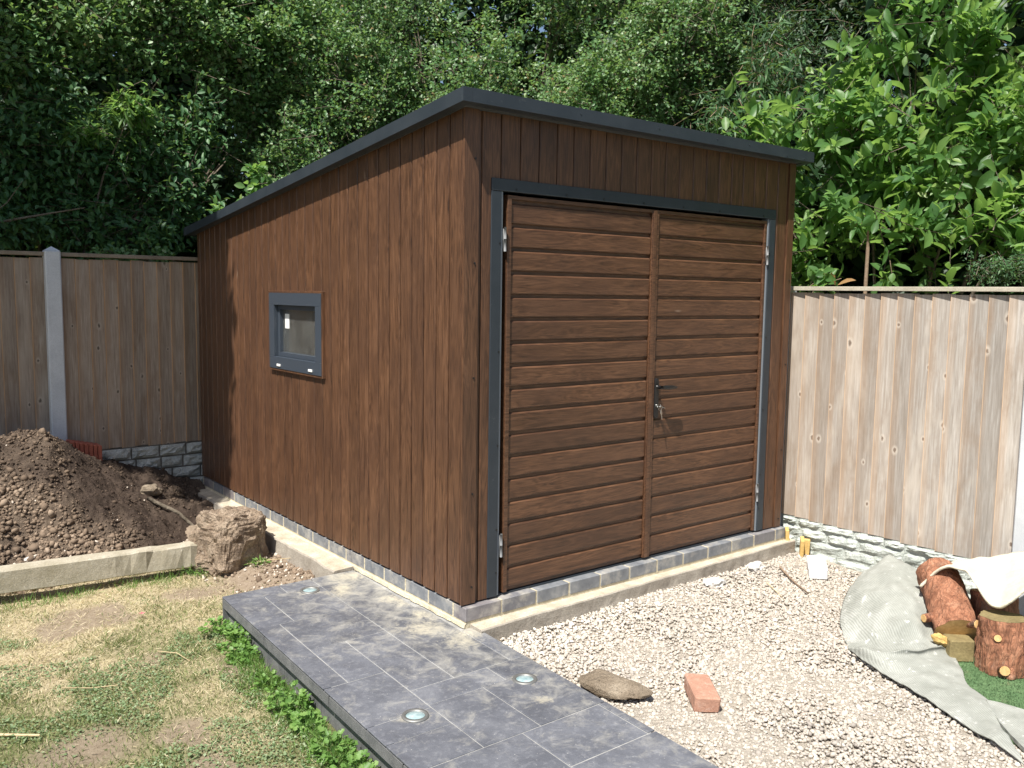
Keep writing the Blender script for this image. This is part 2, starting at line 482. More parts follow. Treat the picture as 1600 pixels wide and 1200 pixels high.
def paving():
    t = NM('charcoal_textured_paving', rough=0.55)
    v = t.coords((1, 1, 1))
    a = t.noise(v, 5, 7, 0.68, 0.4); b = t.noise(v, 34, 5, 0.7)
    c = t.ramp(a, [(0.28, (0.082, 0.087, 0.102)), (0.50, (0.112, 0.118, 0.137)), (0.72, (0.160, 0.166, 0.186))])
    c = t.mix(t.ramp(b, [(0.52, 0.0), (0.74, 0.45)]), c, (0.30, 0.305, 0.32))
    c = t.mix(t.ramp(t.voronoi(v, 34), [(0.0, 0.8), (0.055, 0.55), (0.085, 0.0)]), c, (0.50, 0.49, 0.46))
    tone = t.ramp(t.rand(), [(0.0, 0.88), (1.0, 1.12)])
    c = t.mix(1.0, c, tone, 'MULTIPLY')
    # cement dust trodden across the slabs, thickest beside the shed, and spilled sand
    geo = t.node('ShaderNodeNewGeometry'); P = geo.outputs['Position']
    def near(p, r0, r1):
        d = t.node('ShaderNodeVectorMath', operation='DISTANCE'); t.l.new(P, d.inputs[0]); d.inputs[1].default_value = p
        return t.math('SUBTRACT', 1.0, t.math('DIVIDE', t.math('SUBTRACT', d.outputs['Value'], r0), r1 - r0), True)
    sx = t.node('ShaderNodeSeparateXYZ'); t.l.new(P, sx.inputs[0])
    wl_ = t.node('ShaderNodeMapRange'); t.l.new(sx.outputs['X'], wl_.inputs[0])
    wl_.inputs[1].default_value = -0.75; wl_.inputs[2].default_value = 0.0; wl_.inputs[3].default_value = 0.05; wl_.inputs[4].default_value = 0.62
    wy = t.node('ShaderNodeMapRange'); t.l.new(sx.outputs['Y'], wy.inputs[0])
    wy.inputs[1].default_value = -0.9; wy.inputs[2].default_value = 0.6; wy.inputs[3].default_value = 0.25; wy.inputs[4].default_value = 1.0
    dust = t.math('MULTIPLY', wl_.outputs[0], wy.outputs[0])
    dn = t.noise(v, 9, 6, 0.72, 0.6)
    dm = t.ramp(t.math('ADD', dn, t.math('MULTIPLY', dust, 0.42)), [(0.56, 0.0), (0.86, 0.62)])
    c = t.mix(dm, c, (0.46, 0.44, 0.38))
    sand = None
    for p, r in [((-0.10, -0.10, -0.03), 0.20), ((-0.02, -0.06, -0.03), 0.16), ((-0.16, 0.14, -0.03), 0.26), ((-0.03, 0.55, -0.03), 0.22), ((-0.10, 1.02, -0.03), 0.22),
                 ((-0.08, 0.28, -0.03), 0.14), ((-0.22, 0.85, -0.03), 0.2), ((-0.18, -0.80, -0.03), 0.08), ((-0.37, 0.94, -0.03), 0.14), ((-0.66, -0.61, -0.03), 0.12), ((-0.12, -0.61, -0.03), 0.12)]:
        q = near(p, r * 0.15, r)
        sand = q if sand is None else t.math('MAXIMUM', sand, q)
    gr_ = t.noise(v, 75, 4, 0.8)
    sm = t.ramp(t.math('ADD', t.math('ADD', t.math('MULTIPLY', sand, 0.42), t.math('MULTIPLY', dn, 0.72)), t.math('MULTIPLY', t.math('SUBTRACT', gr_, 0.5), 0.55)), [(0.60, 0.0), (0.92, 0.72)])
    c = t.mix(sm, c, (0.55, 0.50, 0.37))
    t.color(c)
    t.rough(t.ramp(a, [(0.3, 0.42), (0.7, 0.68)]))
    n1 = t.bump(t.noise(v, 13, 5, 0.6, 0.3), 0.45, 0.012)
    t.bump(b, 0.3, 0.003, n1)
    return t.m
M['slab'] = paving()
M['grout'] = rough_mat('pale_grout', [(0.3, (0.22, 0.22, 0.215)), (0.7, (0.44, 0.435, 0.42))], 9, 160, 0.3, 0.003)
def riser():
    t = NM('ribbed_charcoal_edge', rough=0.6)
    v = t.coords((1, 1, 1))
    c = t.ramp(t.noise(v, 9, 6, 0.7), [(0.3, (0.085, 0.09, 0.095)), (0.7, (0.19, 0.19, 0.19))])
    t.color(c); t.bump(t.noise(v, 60, 4, 0.7), 0.4, 0.004)
    return t.m
M['riser'] = riser()

def soil():
    t = NM('dug_soil', rough=0.95, spec=0.2)
    v = t.coords((1, 1, 1))
    a = t.attr('dry')  # blends from the darker to the paler soil tone
    n = t.noise(v, 16, 7, 0.72); f = t.noise(v, 85, 5, 0.75)
    dark_soil = t.ramp(n, [(0.3, (0.044, 0.031, 0.024)), (0.7, (0.092, 0.066, 0.050))])
    dry = t.ramp(n, [(0.3, (0.105, 0.077, 0.056)), (0.7, (0.225, 0.172, 0.126))])
    c = t.mix(a, dark_soil, dry)
    c = t.mix(t.ramp(f, [(0.66, 0.0), (0.76, 0.55)]), c, (0.34, 0.26, 0.19))
    t.color(c)
    n1 = t.bump(f, 0.9, 0.012); t.bump(n, 0.9, 0.03, n1)
    return t.m
M['soil'] = soil()
def clod():
    t = NM('soil_clod', rough=0.95, spec=0.2)
    v = t.coords((1, 1, 1)); a = t.attr('tint')
    c = t.ramp(a, [(0.0, (0.052, 0.036, 0.027)), (0.45, (0.135, 0.098, 0.070)), (0.85, (0.235, 0.175, 0.125)), (0.97, (0.36, 0.28, 0.21)), (1.0, (0.55, 0.48, 0.40))])
    t.color(c); t.bump(t.noise(v, 160, 4, 0.7), 0.6, 0.004)
    return t.m
M['clod'] = clod()

def lawn_ground():
    t = NM('parched_turf', rough=0.95, spec=0.2)
    v = t.coords((1, 1, 1)); g = t.attr('green'); s = t.attr('bare')
    n = t.noise(v, 40, 6, 0.75); f = t.noise(v, 160, 4, 0.75)
    straw = t.ramp(n, [(0.3, (0.34, 0.275, 0.165)), (0.55, (0.51, 0.425, 0.28)), (0.75, (0.62, 0.54, 0.38))])
    grn = t.ramp(n, [(0.3, (0.13, 0.145, 0.06)), (0.7, (0.27, 0.265, 0.125))])
    bare = t.ramp(n, [(0.3, (0.22, 0.165, 0.115)), (0.7, (0.38, 0.305, 0.23))])
    c = t.mix(g, straw, grn); c = t.mix(s, c, bare)
    t.color(c); t.bump(f, 0.9, 0.012)
    return t.m
M['lawn'] = lawn_ground()
def ground_far():
    t = NM('garden_earth', rough=0.95, spec=0.2)
    v = t.coords((1, 1, 1))
    t.color(t.ramp(t.noise(v, 3, 6, 0.7), [(0.3, (0.10, 0.085, 0.05)), (0.7, (0.20, 0.18, 0.10))]))
    return t.m
M['earth'] = ground_far()
def pebble():
    t = NM('river_pebble', rough=0.75)
    a = t.attr('tint'); v = t.coords((1, 1, 1))
    c = t.ramp(a, [(0.0, (0.24, 0.215, 0.19)), (0.10, (0.36, 0.325, 0.285)), (0.35, (0.425, 0.383, 0.330)), (0.6, (0.478, 0.43, 0.368)), (0.8, (0.52, 0.468, 0.395)), (0.9, (0.46, 0.385, 0.325)), (1.0, (0.66, 0.62, 0.55))])
    c = t.mix(t.ramp(t.noise(v, 120, 3, 0.6), [(0.35, 0.25), (0.65, 0.0)]), c, (0.40, 0.35, 0.29))
    t.color(c)
    return t.m
M['pebble'] = pebble()
M['gravelbed'] = rough_mat('gravel_bed_fines', [(0.3, (0.42, 0.37, 0.30)), (0.55, (0.55, 0.49, 0.41)), (0.75, (0.64, 0.59, 0.51))], 30, 90, 0.9, 0.012)

def leafmat(name, stops, rough=0.45, trans=0.35, tcol=(0.30, 0.46, 0.08), spec=0.5):
    m = bpy.data.materials.new(name); m.use_nodes = True
    t = NM.__new__(NM); t.m = m; t.n = m.node_tree.nodes; t.l = m.node_tree.links; t.b = t.n['Principled BSDF']; t._tc = None
    t.b.inputs['Roughness'].default_value = rough
    t.b.inputs['Specular IOR Level'].default_value = spec
    c = t.ramp(t.attr('tint'), stops)
    t.color(c)
    tr = t.node('ShaderNodeBsdfTranslucent')
    tc = t.mix(0.6, c, tcol)
    t.l.new(tc, tr.inputs['Color'])
    mx = t.node('ShaderNodeMixShader'); mx.inputs[0].default_value = trans
    t.l.new(t.b.outputs[0], mx.inputs[1]); t.l.new(tr.outputs[0], mx.inputs[2])
    out = [n for n in t.n if n.type == 'OUTPUT_MATERIAL'][0]
    t.l.new(mx.outputs[0], out.inputs['Surface'])
    return m
M['haw'] = leafmat('hawthorn_leaf', [(0.0, (0.055, 0.140, 0.048)), (0.4, (0.115, 0.240, 0.088)), (0.75, (0.215, 0.345, 0.150)), (0.97, (0.33, 0.42, 0.23)), (1.0, (0.26, 0.18, 0.08))], 0.42, 0.42)
M['elder'] = leafmat('elder_leaf', [(0.0, (0.032, 0.095, 0.036)), (0.6, (0.060, 0.155, 0.055)), (1.0, (0.10, 0.215, 0.075))], 0.5, 0.3)
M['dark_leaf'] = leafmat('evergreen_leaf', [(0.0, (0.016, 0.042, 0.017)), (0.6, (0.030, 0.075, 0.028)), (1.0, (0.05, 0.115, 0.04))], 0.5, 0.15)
M['willow'] = leafmat('narrow_grey_green_leaf', [(0.0, (0.030, 0.075, 0.032)), (0.6, (0.062, 0.145, 0.055)), (1.0, (0.12, 0.23, 0.09))], 0.5, 0.3)
M['bigleaf'] = leafmat('broad_glossy_leaf', [(0.0, (0.046, 0.125, 0.036)), (0.45, (0.098, 0.215, 0.060)), (0.8, (0.185, 0.320, 0.090)), (1.0, (0.29, 0.40, 0.13))], 0.44, 0.48, (0.40, 0.64, 0.12))
M['rustleaf'] = leafmat('rusty_leaf', [(0.0, (0.30, 0.17, 0.07)), (1.0, (0.42, 0.26, 0.12))], 0.5, 0.3, (0.5, 0.3, 0.1))
M['weed'] = leafmat('bright_weed_leaf', [(0.0, (0.085, 0.19, 0.04)), (0.6, (0.16, 0.30, 0.07)), (1.0, (0.25, 0.39, 0.11))], 0.5, 0.4)
M['clover'] = leafmat('clover_leaf', [(0.0, (0.12, 0.185, 0.080)), (0.6, (0.20, 0.275, 0.135)), (1.0, (0.31, 0.37, 0.22))], 0.6, 0.25)
M['grass'] = leafmat('grass_blade', [(0.0, (0.085, 0.14, 0.04)), (0.30, (0.17, 0.215, 0.08)), (0.42, (0.36, 0.36, 0.17)), (0.55, (0.54, 0.46, 0.28)), (1.0, (0.72, 0.63, 0.44))], 0.7, 0.25, (0.4, 0.4, 0.12), 0.2)
M['petal'] = leafmat('pink_petal', [(0.0, (0.62, 0.12, 0.20)), (1.0, (0.72, 0.2, 0.28))], 0.6, 0.2, (0.7, 0.2, 0.3))

def carpet_back():
    t = NM('grey_carpet_backing', rough=0.85)
    v = t.coords((1, 1, 1))
    n = t.noise(v, 7, 6, 0.7)
    w = t.node('ShaderNodeTexWave'); mp = t.node('ShaderNodeMapping'); mp.inputs['Rotation'].default_value = (0, 0, 0.6)
    t.l.new(t._tc.outputs['Object'], mp.inputs['Vector']); t.l.new(mp.outputs[0], w.inputs['Vector'])
    w.inputs['Scale'].default_value = 34; w.inputs['Distortion'].default_value = 1.2; w.inputs['Detail'].default_value = 2
    c = t.ramp(n, [(0.3, (0.25, 0.26, 0.23)), (0.55, (0.35, 0.36, 0.325)), (0.75, (0.46, 0.47, 0.44))])
    c = t.mix(t.math('MULTIPLY', w.outputs['Fac'], 0.42), c, (0.17, 0.175, 0.155))
    c = t.mix(t.ramp(t.noise(v, 15, 5, 0.75), [(0.60, 0.0), (0.68, 0.75)]), c, (0.68, 0.68, 0.65))
    t.color(c); n1 = t.bump(w.outputs['Fac'], 0.35, 0.004); t.bump(t.noise(v, 30, 4), 0.4, 0.01, n1)
    return t.m
M['carpet_grey'] = carpet_back()
M['carpet_cream'] = rough_mat('cream_carpet_pile', [(0.3, (0.66, 0.60, 0.46)), (0.7, (0.76, 0.71, 0.58))], 12, 320, 0.6, 0.004, 0.95)
M['turf'] = rough_mat('artificial_turf', [(0.3, (0.11, 0.22, 0.085)), (0.7, (0.19, 0.32, 0.14))], 14, 280, 0.9, 0.01, 0.8, spots=((0.22, 0.18, 0.10), 14, 0.60, 0.7))
t = NM('lens_glass', rough=0.28, base=(0.50, 0.62, 0.63)); t.b.inputs['Coat Weight'].default_value = 0.8; t.color(t.ramp(t.noise(t.coords(), 40, 2), [(0.3, (0.20, 0.31, 0.33)), (0.7, (0.42, 0.52, 0.53))])); M['lens'] = t.m

# ================================================================== THE GROUND
def lawn_h(x, y):
    x = np.asarray(x, dtype=np.float64); y = np.asarray(y, dtype=np.float64)
    h = -0.190 + 0.012 * fbm2(x, y, 1.3, 3) + 0.006 * fbm2(x, y, 9.0, 3, off=4)
    strip = sstep(-0.62, -0.25, x) * sstep(1.15, 1.5, y)          # earth rises to the footing beside the shed
    h = h + strip * (0.075 + 0.02 * fbm2(x, y, 7.0, 4, off=9))
    return h
def lawn_green(x, y):
    n = fbm2(x, y, 1.7, 4, 0.6, 2.2)
    near = sstep(1.5, 0.1, np.asarray(y)) * 0.55
    edge = sstep(-1.05, -0.80, np.asarray(x)) * sstep(1.25, 0.9, np.asarray(y)) * 0.55
    return np.clip(0.27 + near + edge + 0.60 * n, 0, 1)
def lawn_bare(x, y):
    n = fbm2(x, y, 1.25, 4, 0.55, 8.8)
    b = 0.85 * sstep(0.72, 1.0, n)
    b = np.maximum(b, sstep(-0.72, -0.45, x) * sstep(1.0, 1.45, y))
    b = np.maximum(b, 0.9 * sstep(0.42, 0.15, np.hypot((x + 1.66), (y - 0.18) / 0.8) + 0.12 * n))
    b = np.maximum(b, 0.9 * sstep(0.30, 0.08, np.hypot((x + 0.76), (y - 1.70) / 0.6) + 0.1 * n))
    return np.clip(b, 0, 1)

mesh_obj('ground', [(-60, -60, -0.34), (80, -60, -0.34), (80, 80, -0.34), (-60, 80, -0.34)], [(0, 1, 2, 3)], M['earth'])['kind'] = 'structure'
nx, ny = 150, 260
gx, gy = np.meshgrid(np.linspace(-3.8, 0.02, nx), np.linspace(-2.6, 3.82, ny), indexing='ij')
# keep the sheet below the raised paving
under = (gx > -0.80) & (gy < 1.10)
gz = np.where(under, -0.28, lawn_h(gx, gy))
V = np.stack([gx, gy, gz], -1).reshape(-1, 3)
idx = np.arange(nx * ny).reshape(nx, ny)
F = np.stack([idx[:-1, :-1], idx[1:, :-1], idx[1:, 1:], idx[:-1, 1:]], -1).reshape(-1, 4)
o = np_mesh('lawn', V, F, M['lawn'], smooth=True, attrs={'green': lawn_green(gx, gy).ravel(), 'bare': lawn_bare(gx, gy).ravel()})
o['kind'] = 'structure'

def grav_h(x, y):
    h = -0.112 + 0.012 * fbm2(x, y, 1.6, 3, off=5)
    h = h + 0.02 * sstep(-0.35, -0.06, y) * (1 - 0.3 * sstep(1.2, 2.6, x))
    return h
nx, ny = 150, 170
gx, gy = np.meshgrid(np.linspace(-0.04, 2.68, nx), np.linspace(-3.4, 0.02, ny), indexing='ij')
V = np.stack([gx, gy, grav_h(gx, gy) - 0.003 + 0.0075 * fbm2(gx, gy, 3.2, 4, 0.6, 61)], -1).reshape(-1, 3)
idx = np.arange(nx * ny).reshape(nx, ny)
F = np.stack([idx[:-1, :-1], idx[1:, :-1], idx[1:, 1:], idx[:-1, 1:]], -1).reshape(-1, 4)
np_mesh('gravel_bed', V, F, M['gravelbed'], smooth=True)['kind'] = 'structure'

# ------------------------------------------------------------------ lumps used for pebbles, clods
def ico():
    bm = bmesh.new(); bmesh.ops.create_icosphere(bm, subdivisions=1, radius=1.0)
    v = np.array([x.co[:] for x in bm.verts]); bm.verts.index_update()
    f = np.array([[x.index for x in q.verts] for q in bm.faces]); bm.free()
    return v, f
ICO_V, ICO_F = ico()
def rand_rot(n):
    q = rng.normal(size=(n, 4)); q /= np.linalg.norm(q, axis=1)[:, None]
    w, x, y, z = q.T
    return np.stack([np.stack([1 - 2 * (y * y + z * z), 2 * (x * y - z * w), 2 * (x * z + y * w)], -1),
                     np.stack([2 * (x * y + z * w), 1 - 2 * (x * x + z * z), 2 * (y * z - x * w)], -1),
                     np.stack([2 * (x * z - y * w), 2 * (y * z + x * w), 1 - 2 * (x * x + y * y)], -1)], 1)
def lumps(name, P, S, mat, flat=(1.0, 0.8, 0.6), tint=None, parent=None, rough=0.16, tilt=1.0, smooth=True):
    n = len(P)
    v = np.repeat(ICO_V[None], n, 0) * (1 + rng.uniform(-rough, rough, (n, 12, 1)))
    sc = np.stack([rng.uniform(0.8, 1.15, n) * flat[0], rng.uniform(0.8, 1.15, n) * flat[1], rng.uniform(0.8, 1.15, n) * flat[2]], -1)
    v = v * sc[:, None, :] * S[:, None, None]
    if tilt < 1.0:
        a = rng.uniform(0, 2 * np.pi, n); c, s_ = np.cos(a), np.sin(a); z = np.zeros(n); o1 = np.ones(n)
        Rz = np.stack([np.stack([c, -s_, z], -1), np.stack([s_, c, z], -1), np.stack([z, z, o1], -1)], 1)
        tx, ty = rng.normal(0, tilt, n), rng.normal(0, tilt, n)
        Rx = np.stack([np.stack([o1, z, z], -1), np.stack([z, np.cos(tx), -np.sin(tx)], -1), np.stack([z, np.sin(tx), np.cos(tx)], -1)], 1)
        Ry = np.stack([np.stack([np.cos(ty), z, np.sin(ty)], -1), np.stack([z, o1, z], -1), np.stack([-np.sin(ty), z, np.cos(ty)], -1)], 1)
        R = Rx @ Ry @ Rz
    else:
        R = rand_rot(n)
    v = np.einsum('nij,nkj->nki', R, v) + P[:, None, :]
    F = (ICO_F[None] + (np.arange(n) * 12)[:, None, None]).reshape(-1, 3)
    at = {'tint': np.repeat(tint if tint is not None else rng.random(n), 12)}
    return np_mesh(name, v.reshape(-1, 3), F, mat, parent, smooth, at)

# gravel: individual pebbles, but far more than anyone could count
n = 45000
px = rng.uniform(-0.02, 2.62, n); py = rng.uniform(-2.75, -0.06, n)
patio_edge = np.where(py > -2.8, 0.062 + 0.035 * (py + 0.03), 0)
keep = (px > patio_edge + 0.0)
px, py = px[keep], py[keep]
S = rng.lognormal(math.log(0.0086), 0.30, len(px)); S = np.clip(S, 0.005, 0.020)
P = np.stack([px, py, grav_h(px, py) + rng.uniform(-0.004, 0.008, len(px))], -1)
dust = np.clip(0.5 + 0.5 * fbm2(px, py, 2.1, 3, off=3) + 0.35 * sstep(-0.75, -0.15, py) * sstep(2.2, 0.6, px), 0, 1)
tint = np.clip(rng.random(len(px)) * 0.85 + 0.25 * (dust - 0.40), 0, 1)
white = rng.random(len(px)) < 0.10 * dust + 0.35 * sstep(-0.42, -0.12, py) * sstep(2.0, 0.4, px)
tint[white] = 1.0
tag(lumps('gravel', P, S, M['pebble'], (1.0, 0.80, 0.58), tint, tilt=0.35, rough=0.09), kind='stuff')

# ================================================================== THE PAVING (raised path)
PO = np.array([-0.780, 1.120]); ZP = -0.030
def pat(a, b):
    return (PO[0] + a * 1.0 - 0.0425 * b, PO[1] - b)
patio = MB()
patio.prism([pat(0.035, 4.2), pat(0.86, 4.2), pat(0.86, 0.03), pat(0.035, 0.03)], -0.30, ZP - 0.0032)
patio_o = patio.build('patio', M['grout']); patio_o['kind'] = 'structure'
tiles = [  # a0, a1, b0, b1
    (0, .31, 0, .14), (0, .185, .14, .54), (.185, .5, .14, .54), (.31, .5, 0, .14), (.5, .772, 0, .72),
    (0, .11, .54, 1.31), (.11, .5, .54, .912), (.11, .285, .912, 1.31), (.285, .5, .912, 1.53), (.5, .8, .72, 1.53), (.8, .885, 1.115, 1.53),
    (0, .285, 1.31, 1.70), (0, .285, 1.70, 1.855), (0, .285, 1.855, 2.07), (.285, .67, 1.53, 1.68), (.67, .885, 1.53, 1.68),
    (.285, .55, 1.68, 2.07), (.55, .885, 1.68, 2.07), (0, .46, 2.07, 2.62), (.46, .845, 2.07, 2.35), (.845, .885, 2.07, 2.35), (.46, .885, 2.35, 2.80),
    (0, .2, 2.62, 3.2), (.2, .46, 2.62, 3.0), (.46, .885, 2.8, 3.1), (.2, .46, 3.0, 3.6), (0, .2, 3.2, 3.6), (.46, .885, 3.1, 3.6), (0, .885, 3.6, 4.2)]
for (a0, a1, b0, b1) in tiles:
    g_ = 0.0028
    q = [pat(a0 + (g_ if a0 else 0), b1 - g_), pat(a1 - g_, b1 - g_), pat(a1 - g_, b0 + (g_ if b0 else 0)), pat(a0 + (g_ if a0 else 0), b0 + (g_ if b0 else 0))]
    c = (sum(p[0] for p in q) / 4, sum(p[1] for p in q) / 4)
    ch = 0.0022
    qi = [(p[0] + (c[0] - p[0]) / abs(c[0] - p[0]) * ch, p[1] + (c[1] - p[1]) / abs(c[1] - p[1]) * ch) for p in q]
    dz = random.uniform(-0.0012, 0.0012)
    vs = [(x, y, ZP - 0.006) for x, y in q] + [(x, y, ZP - ch * 0.8 + dz) for x, y in q] + [(x, y, ZP + dz) for x, y in qi]
    fs = [(8, 9, 10, 11)] + [(i, (i + 1) % 4, 4 + (i + 1) % 4, 4 + i) for i in range(4)] + [(4 + i, 4 + (i + 1) % 4, 8 + (i + 1) % 4, 8 + i) for i in range(4)]
    mesh_obj('paving_slab', vs, fs, M['slab'], patio_o)
# edge of the path facing the lawn: ribbed bullnose pieces over a recessed band of upright tiles
bs = [0.0, 0.62, 1.36, 1.98, 2.6, 3.4, 4.2]
for i in range(len(bs) - 1):
    e = MB()
    b0, b1 = bs[i] + 0.003, bs[i + 1] - 0.003
    for k in range(8):                                           # fine ribs along the edge
        z1 = ZP - 0.0135 - k * 0.0058; z0 = z1 - 0.0040
        e.prism([pat(0.0005, b1), pat(0.04, b1), pat(0.04, b0), pat(0.0005, b0)], z0, z1)
    e.prism([pat(0.0025, b1), pat(0.042, b1), pat(0.042, b0), pat(0.0025, b0)], ZP - 0.0615, ZP - 0.0132)
    e.build('edge_tile', M['riser'], patio_o)
bs = [0.0, 0.40, 0.80, 1.22, 1.66, 2.06, 2.46, 2.9, 3.4, 4.2]
for i in range(len(bs) - 1):
    e = MB(); b0, b1 = bs[i] + 0.002, bs[i + 1] - 0.002
    e.prism([pat(0.030, b1), pat(0.045, b1), pat(0.045, b0), pat(0.030, b0)], -0.30, ZP - 0.066)
    e.build('riser_tile', M['riser'], patio_o)
e = MB(); e.prism([pat(0.0, 0.012), pat(0.80, 0.012), pat(0.80, 0.0), pat(0.0, 0.0)], -0.30, ZP - 0.0065); e.build('edge_tile', M['riser'], patio_o)

lights = [((-0.369, 0.937), 'round glass ground light in the paving beside the shed wall, farthest from the camera'),
          ((-0.658, -0.609), 'round glass ground light set in the paving close to the lawn edge'),
          ((-0.120, -0.607), 'round glass ground light set in the paving close to the gravel')]
for (x, y), lab in lights:
    r = empty('ground_light', (x, y, ZP), lab, 'ground light', 'ground lights set in the paving')
    def ring(r0, r1, z0, z1, n=32):
        vs = []; fs = []
        for k in range(n):
            a = 2 * math.pi * k / n; c, s = math.cos(a), math.sin(a)
            vs += [(x + r1 * c, y + r1 * s, z0), (x + (r1 - .002) * c, y + (r1 - .002) * s, z1), (x + (r0 + .002) * c, y + (r0 + .002) * s, z1), (x + r0 * c, y + r0 * s, z0 - 0.003)]
        for k in range(n):
            k2 = (k + 1) % n
            for j in range(3): fs.append((k * 4 + j, k2 * 4 + j, k2 * 4 + j + 1, k * 4 + j + 1))
        return vs, fs
    v_, f_ = ring(0.036, 0.053, ZP + 0.0015, ZP + 0.0065)
    mesh_obj('steel_ring', v_, f_, M['ring'], r, True)
    vs = [(x, y, ZP + 0.0075)]; fs = []
    for j, (rr, zz) in enumerate([(0.02, 0.0070), (0.034, 0.0035), (0.0375, 0.0012)]):
        for k in range(24):
            a = 2 * math.pi * k / 24; vs.append((x + rr * math.cos(a), y + rr * math.sin(a), ZP + zz))
    for k in range(24): fs.append((0, 1 + k, 1 + (k + 1) % 24))
    for j in range(2):
        for k in range(24):
            k2 = (k + 1) % 24; fs.append((1 + j * 24 + k, 1 + (j + 1) * 24 + k, 1 + (j + 1) * 24 + k2, 1 + j * 24 + k2))
    mesh_obj('glass_lens', vs, fs, M['lens'], r, True)

# ================================================================== THE SHED
shed = empty('shed', (1.27, 1.86, 0.0), 'brown wood effect metal shed with lean-to grey roof and double doors', 'shed')
W, D = 2.554, 3.725
XS = -0.006            # face of the side cladding
YF = 0.037             # face of the front cladding
SL = 0.111
def zroof(y): return 2.43 - SL * (y + 0.08)        # underside of the roof edge trim

# footing: a cast strip, dusted with cement on top
def footing():
    mb = MB()
    n = 60; vs = []
    for i in range(n + 1):
        u = i / n; x = 0.03 + u * 2.60
        yo = -0.092 + 0.044 * u + 0.006 * float(fbm2(np.array(x), np.array(0.3), 6.0, 3))
        zt = -0.014 + 0.004 * float(fbm2(np.array(x), np.array(2.3), 8.0, 3))
        zb = -0.16
        vs += [(x, yo - 0.004 + 0.004 * random.random(), zb), (x, yo + 0.004 * random.random(), -0.07), (x, yo + 0.002 * random.random(), zt - 0.006), (x, yo + 0.007, zt), (x, 0.05, -0.012)]
    fs = []
    for i in range(n):
        for j in range(4): fs.append((i * 5 + j, (i + 1) * 5 + j, (i + 1) * 5 + j + 1, i * 5 + j + 1))
    fs.append((0, 1, 2, 3, 4)); fs.append(tuple(n * 5 + k for k in (4, 3, 2, 1, 0)))
    o = mesh_obj('footing', vs, fs, [M['footing'], M['footing_top']], shed)
    for p in o.data.polygons:
        if p.normal.z > 0.8: p.material_index = 1
    vs = []
    for i in range(n + 1):
        u = i / n; y = 1.128 + u * 2.572
        xo = -0.135 + 0.03 * u + 0.012 * float(fbm2(np.array(y), np.array(5.3), 5.0, 3))
        zt = -0.020 + 0.005 * float(fbm2(np.array(y), np.array(7.3), 7.0, 3))
        vs += [(xo - 0.01, y, -0.22), (xo, y, -0.08), (xo + 0.004, y, zt - 0.008), (xo + 0.012, y, zt), (0.05, y, -0.008)]
    fs = []
    for i in range(n):
        for j in range(4): fs.append((i * 5 + j + 1, (i + 1) * 5 + j + 1, (i + 1) * 5 + j, i * 5 + j))
    fs.append((4, 3, 2, 1, 0)); fs.append(tuple(n * 5 + k for k in range(5)))
    o = mesh_obj('footing', vs, fs, [M['footing'], M['footing_top']], shed)
    for p in o.data.polygons:
        if abs(p.normal.z) > 0.8: p.material_index = 1
    # strip of mortar under the bricks, smeared onto the paving and the footing
    m = MB()
    m.prism([(0.0016, 0.0022), (2.576, 0.0022), (2.576, 0.10), (0.10, 0.10), (0.10, 3.72), (0.0016, 3.72)], -0.05, 0.0675)
    m.build('mortar_bed', M['mortar'], shed)
    vs = []; fs = []
    for i in range(161):
        y = 0.0 + i * 3.70 / 160
        xo = -0.005 - 0.012 * abs(float(fbm2(np.array(y), np.array(1.3), 9.0, 4)))
        zz = -0.0275 if y < 1.12 else -0.012
        vs += [(xo, y, zz), (-0.003, y, -0.012 + 0.004 * random.random()), (0.012, y, 0.002)]
    for i in range(160):
        for j in range(2): fs.append((i * 3 + j, i * 3 + j + 1, (i + 1) * 3 + j + 1, (i + 1) * 3 + j))
    mesh_obj('mortar_fillet', vs, fs, M['mortar'], shed)
footing()

# plinth of blue bricks, laid one by one
def brick(x0, x1, y0, y1):
    d = random.uniform(-0.0015, 0.0015)
    mb = MB(); mb.cbox(x0, x1, y0 + (d if x1 - x0 > 0.15 else 0), y1, 0.001, 0.0703 + random.uniform(-0.001, 0.001), 0.0035, 0.0008)
    mb.build('brick', M['bluebrick'], shed)
brick(0.0, 0.215, 0.0, 0.1025)
for k in range(10):
    x0 = 0.225 + 0.225 * k
    brick(x0, x0 + 0.215 + random.uniform(-.002, .001), 0.0, 0.1025)
brick(2.475, 2.578, 0.0, 0.1025)
for k in range(16):
    y0 = 0.1125 + 0.225 * k
    brick(0.0, 0.1025, y0, min(y0 + 0.215, 3.72))

# carcass behind the cladding
wy0, wy1, wz0, wz1 = 1.468, 2.268, 1.057, 1.580          # window trim outline
mb = MB()
xi0, xi1 = 0.024, 0.07
mb.box(xi0, xi1, 0.07, wy0 + 0.05, 0.085, 2.0); mb.box(xi0, xi1, wy1 - 0.05, D, 0.085, 1.93)
mb.box(xi0, xi1, wy0 + 0.05, wy1 - 0.05, 0.085, wz0 + 0.05); mb.box(xi0, xi1, wy0 + 0.05, wy1 - 0.05, wz1 - 0.05, 1.98)
mb.prism([(xi0, 0.07), (xi1, 0.07), (xi1, wy0 + .05), (xi0, wy0 + .05)], 2.0, lambda x, y: zroof(y) - 0.01)
mb.prism([(xi0, wy0 + .05), (xi1, wy0 + .05), (xi1, wy1 - .05), (xi0, wy1 - .05)], 1.98, lambda x, y: zroof(y) - 0.01)
mb.prism([(xi0, wy1 - .05), (xi1, wy1 - .05), (xi1, D), (xi0, D)], 1.93, lambda x, y: zroof(y) - 0.01)
mb.build('side_wall', M['dark'], shed)
mb = MB()
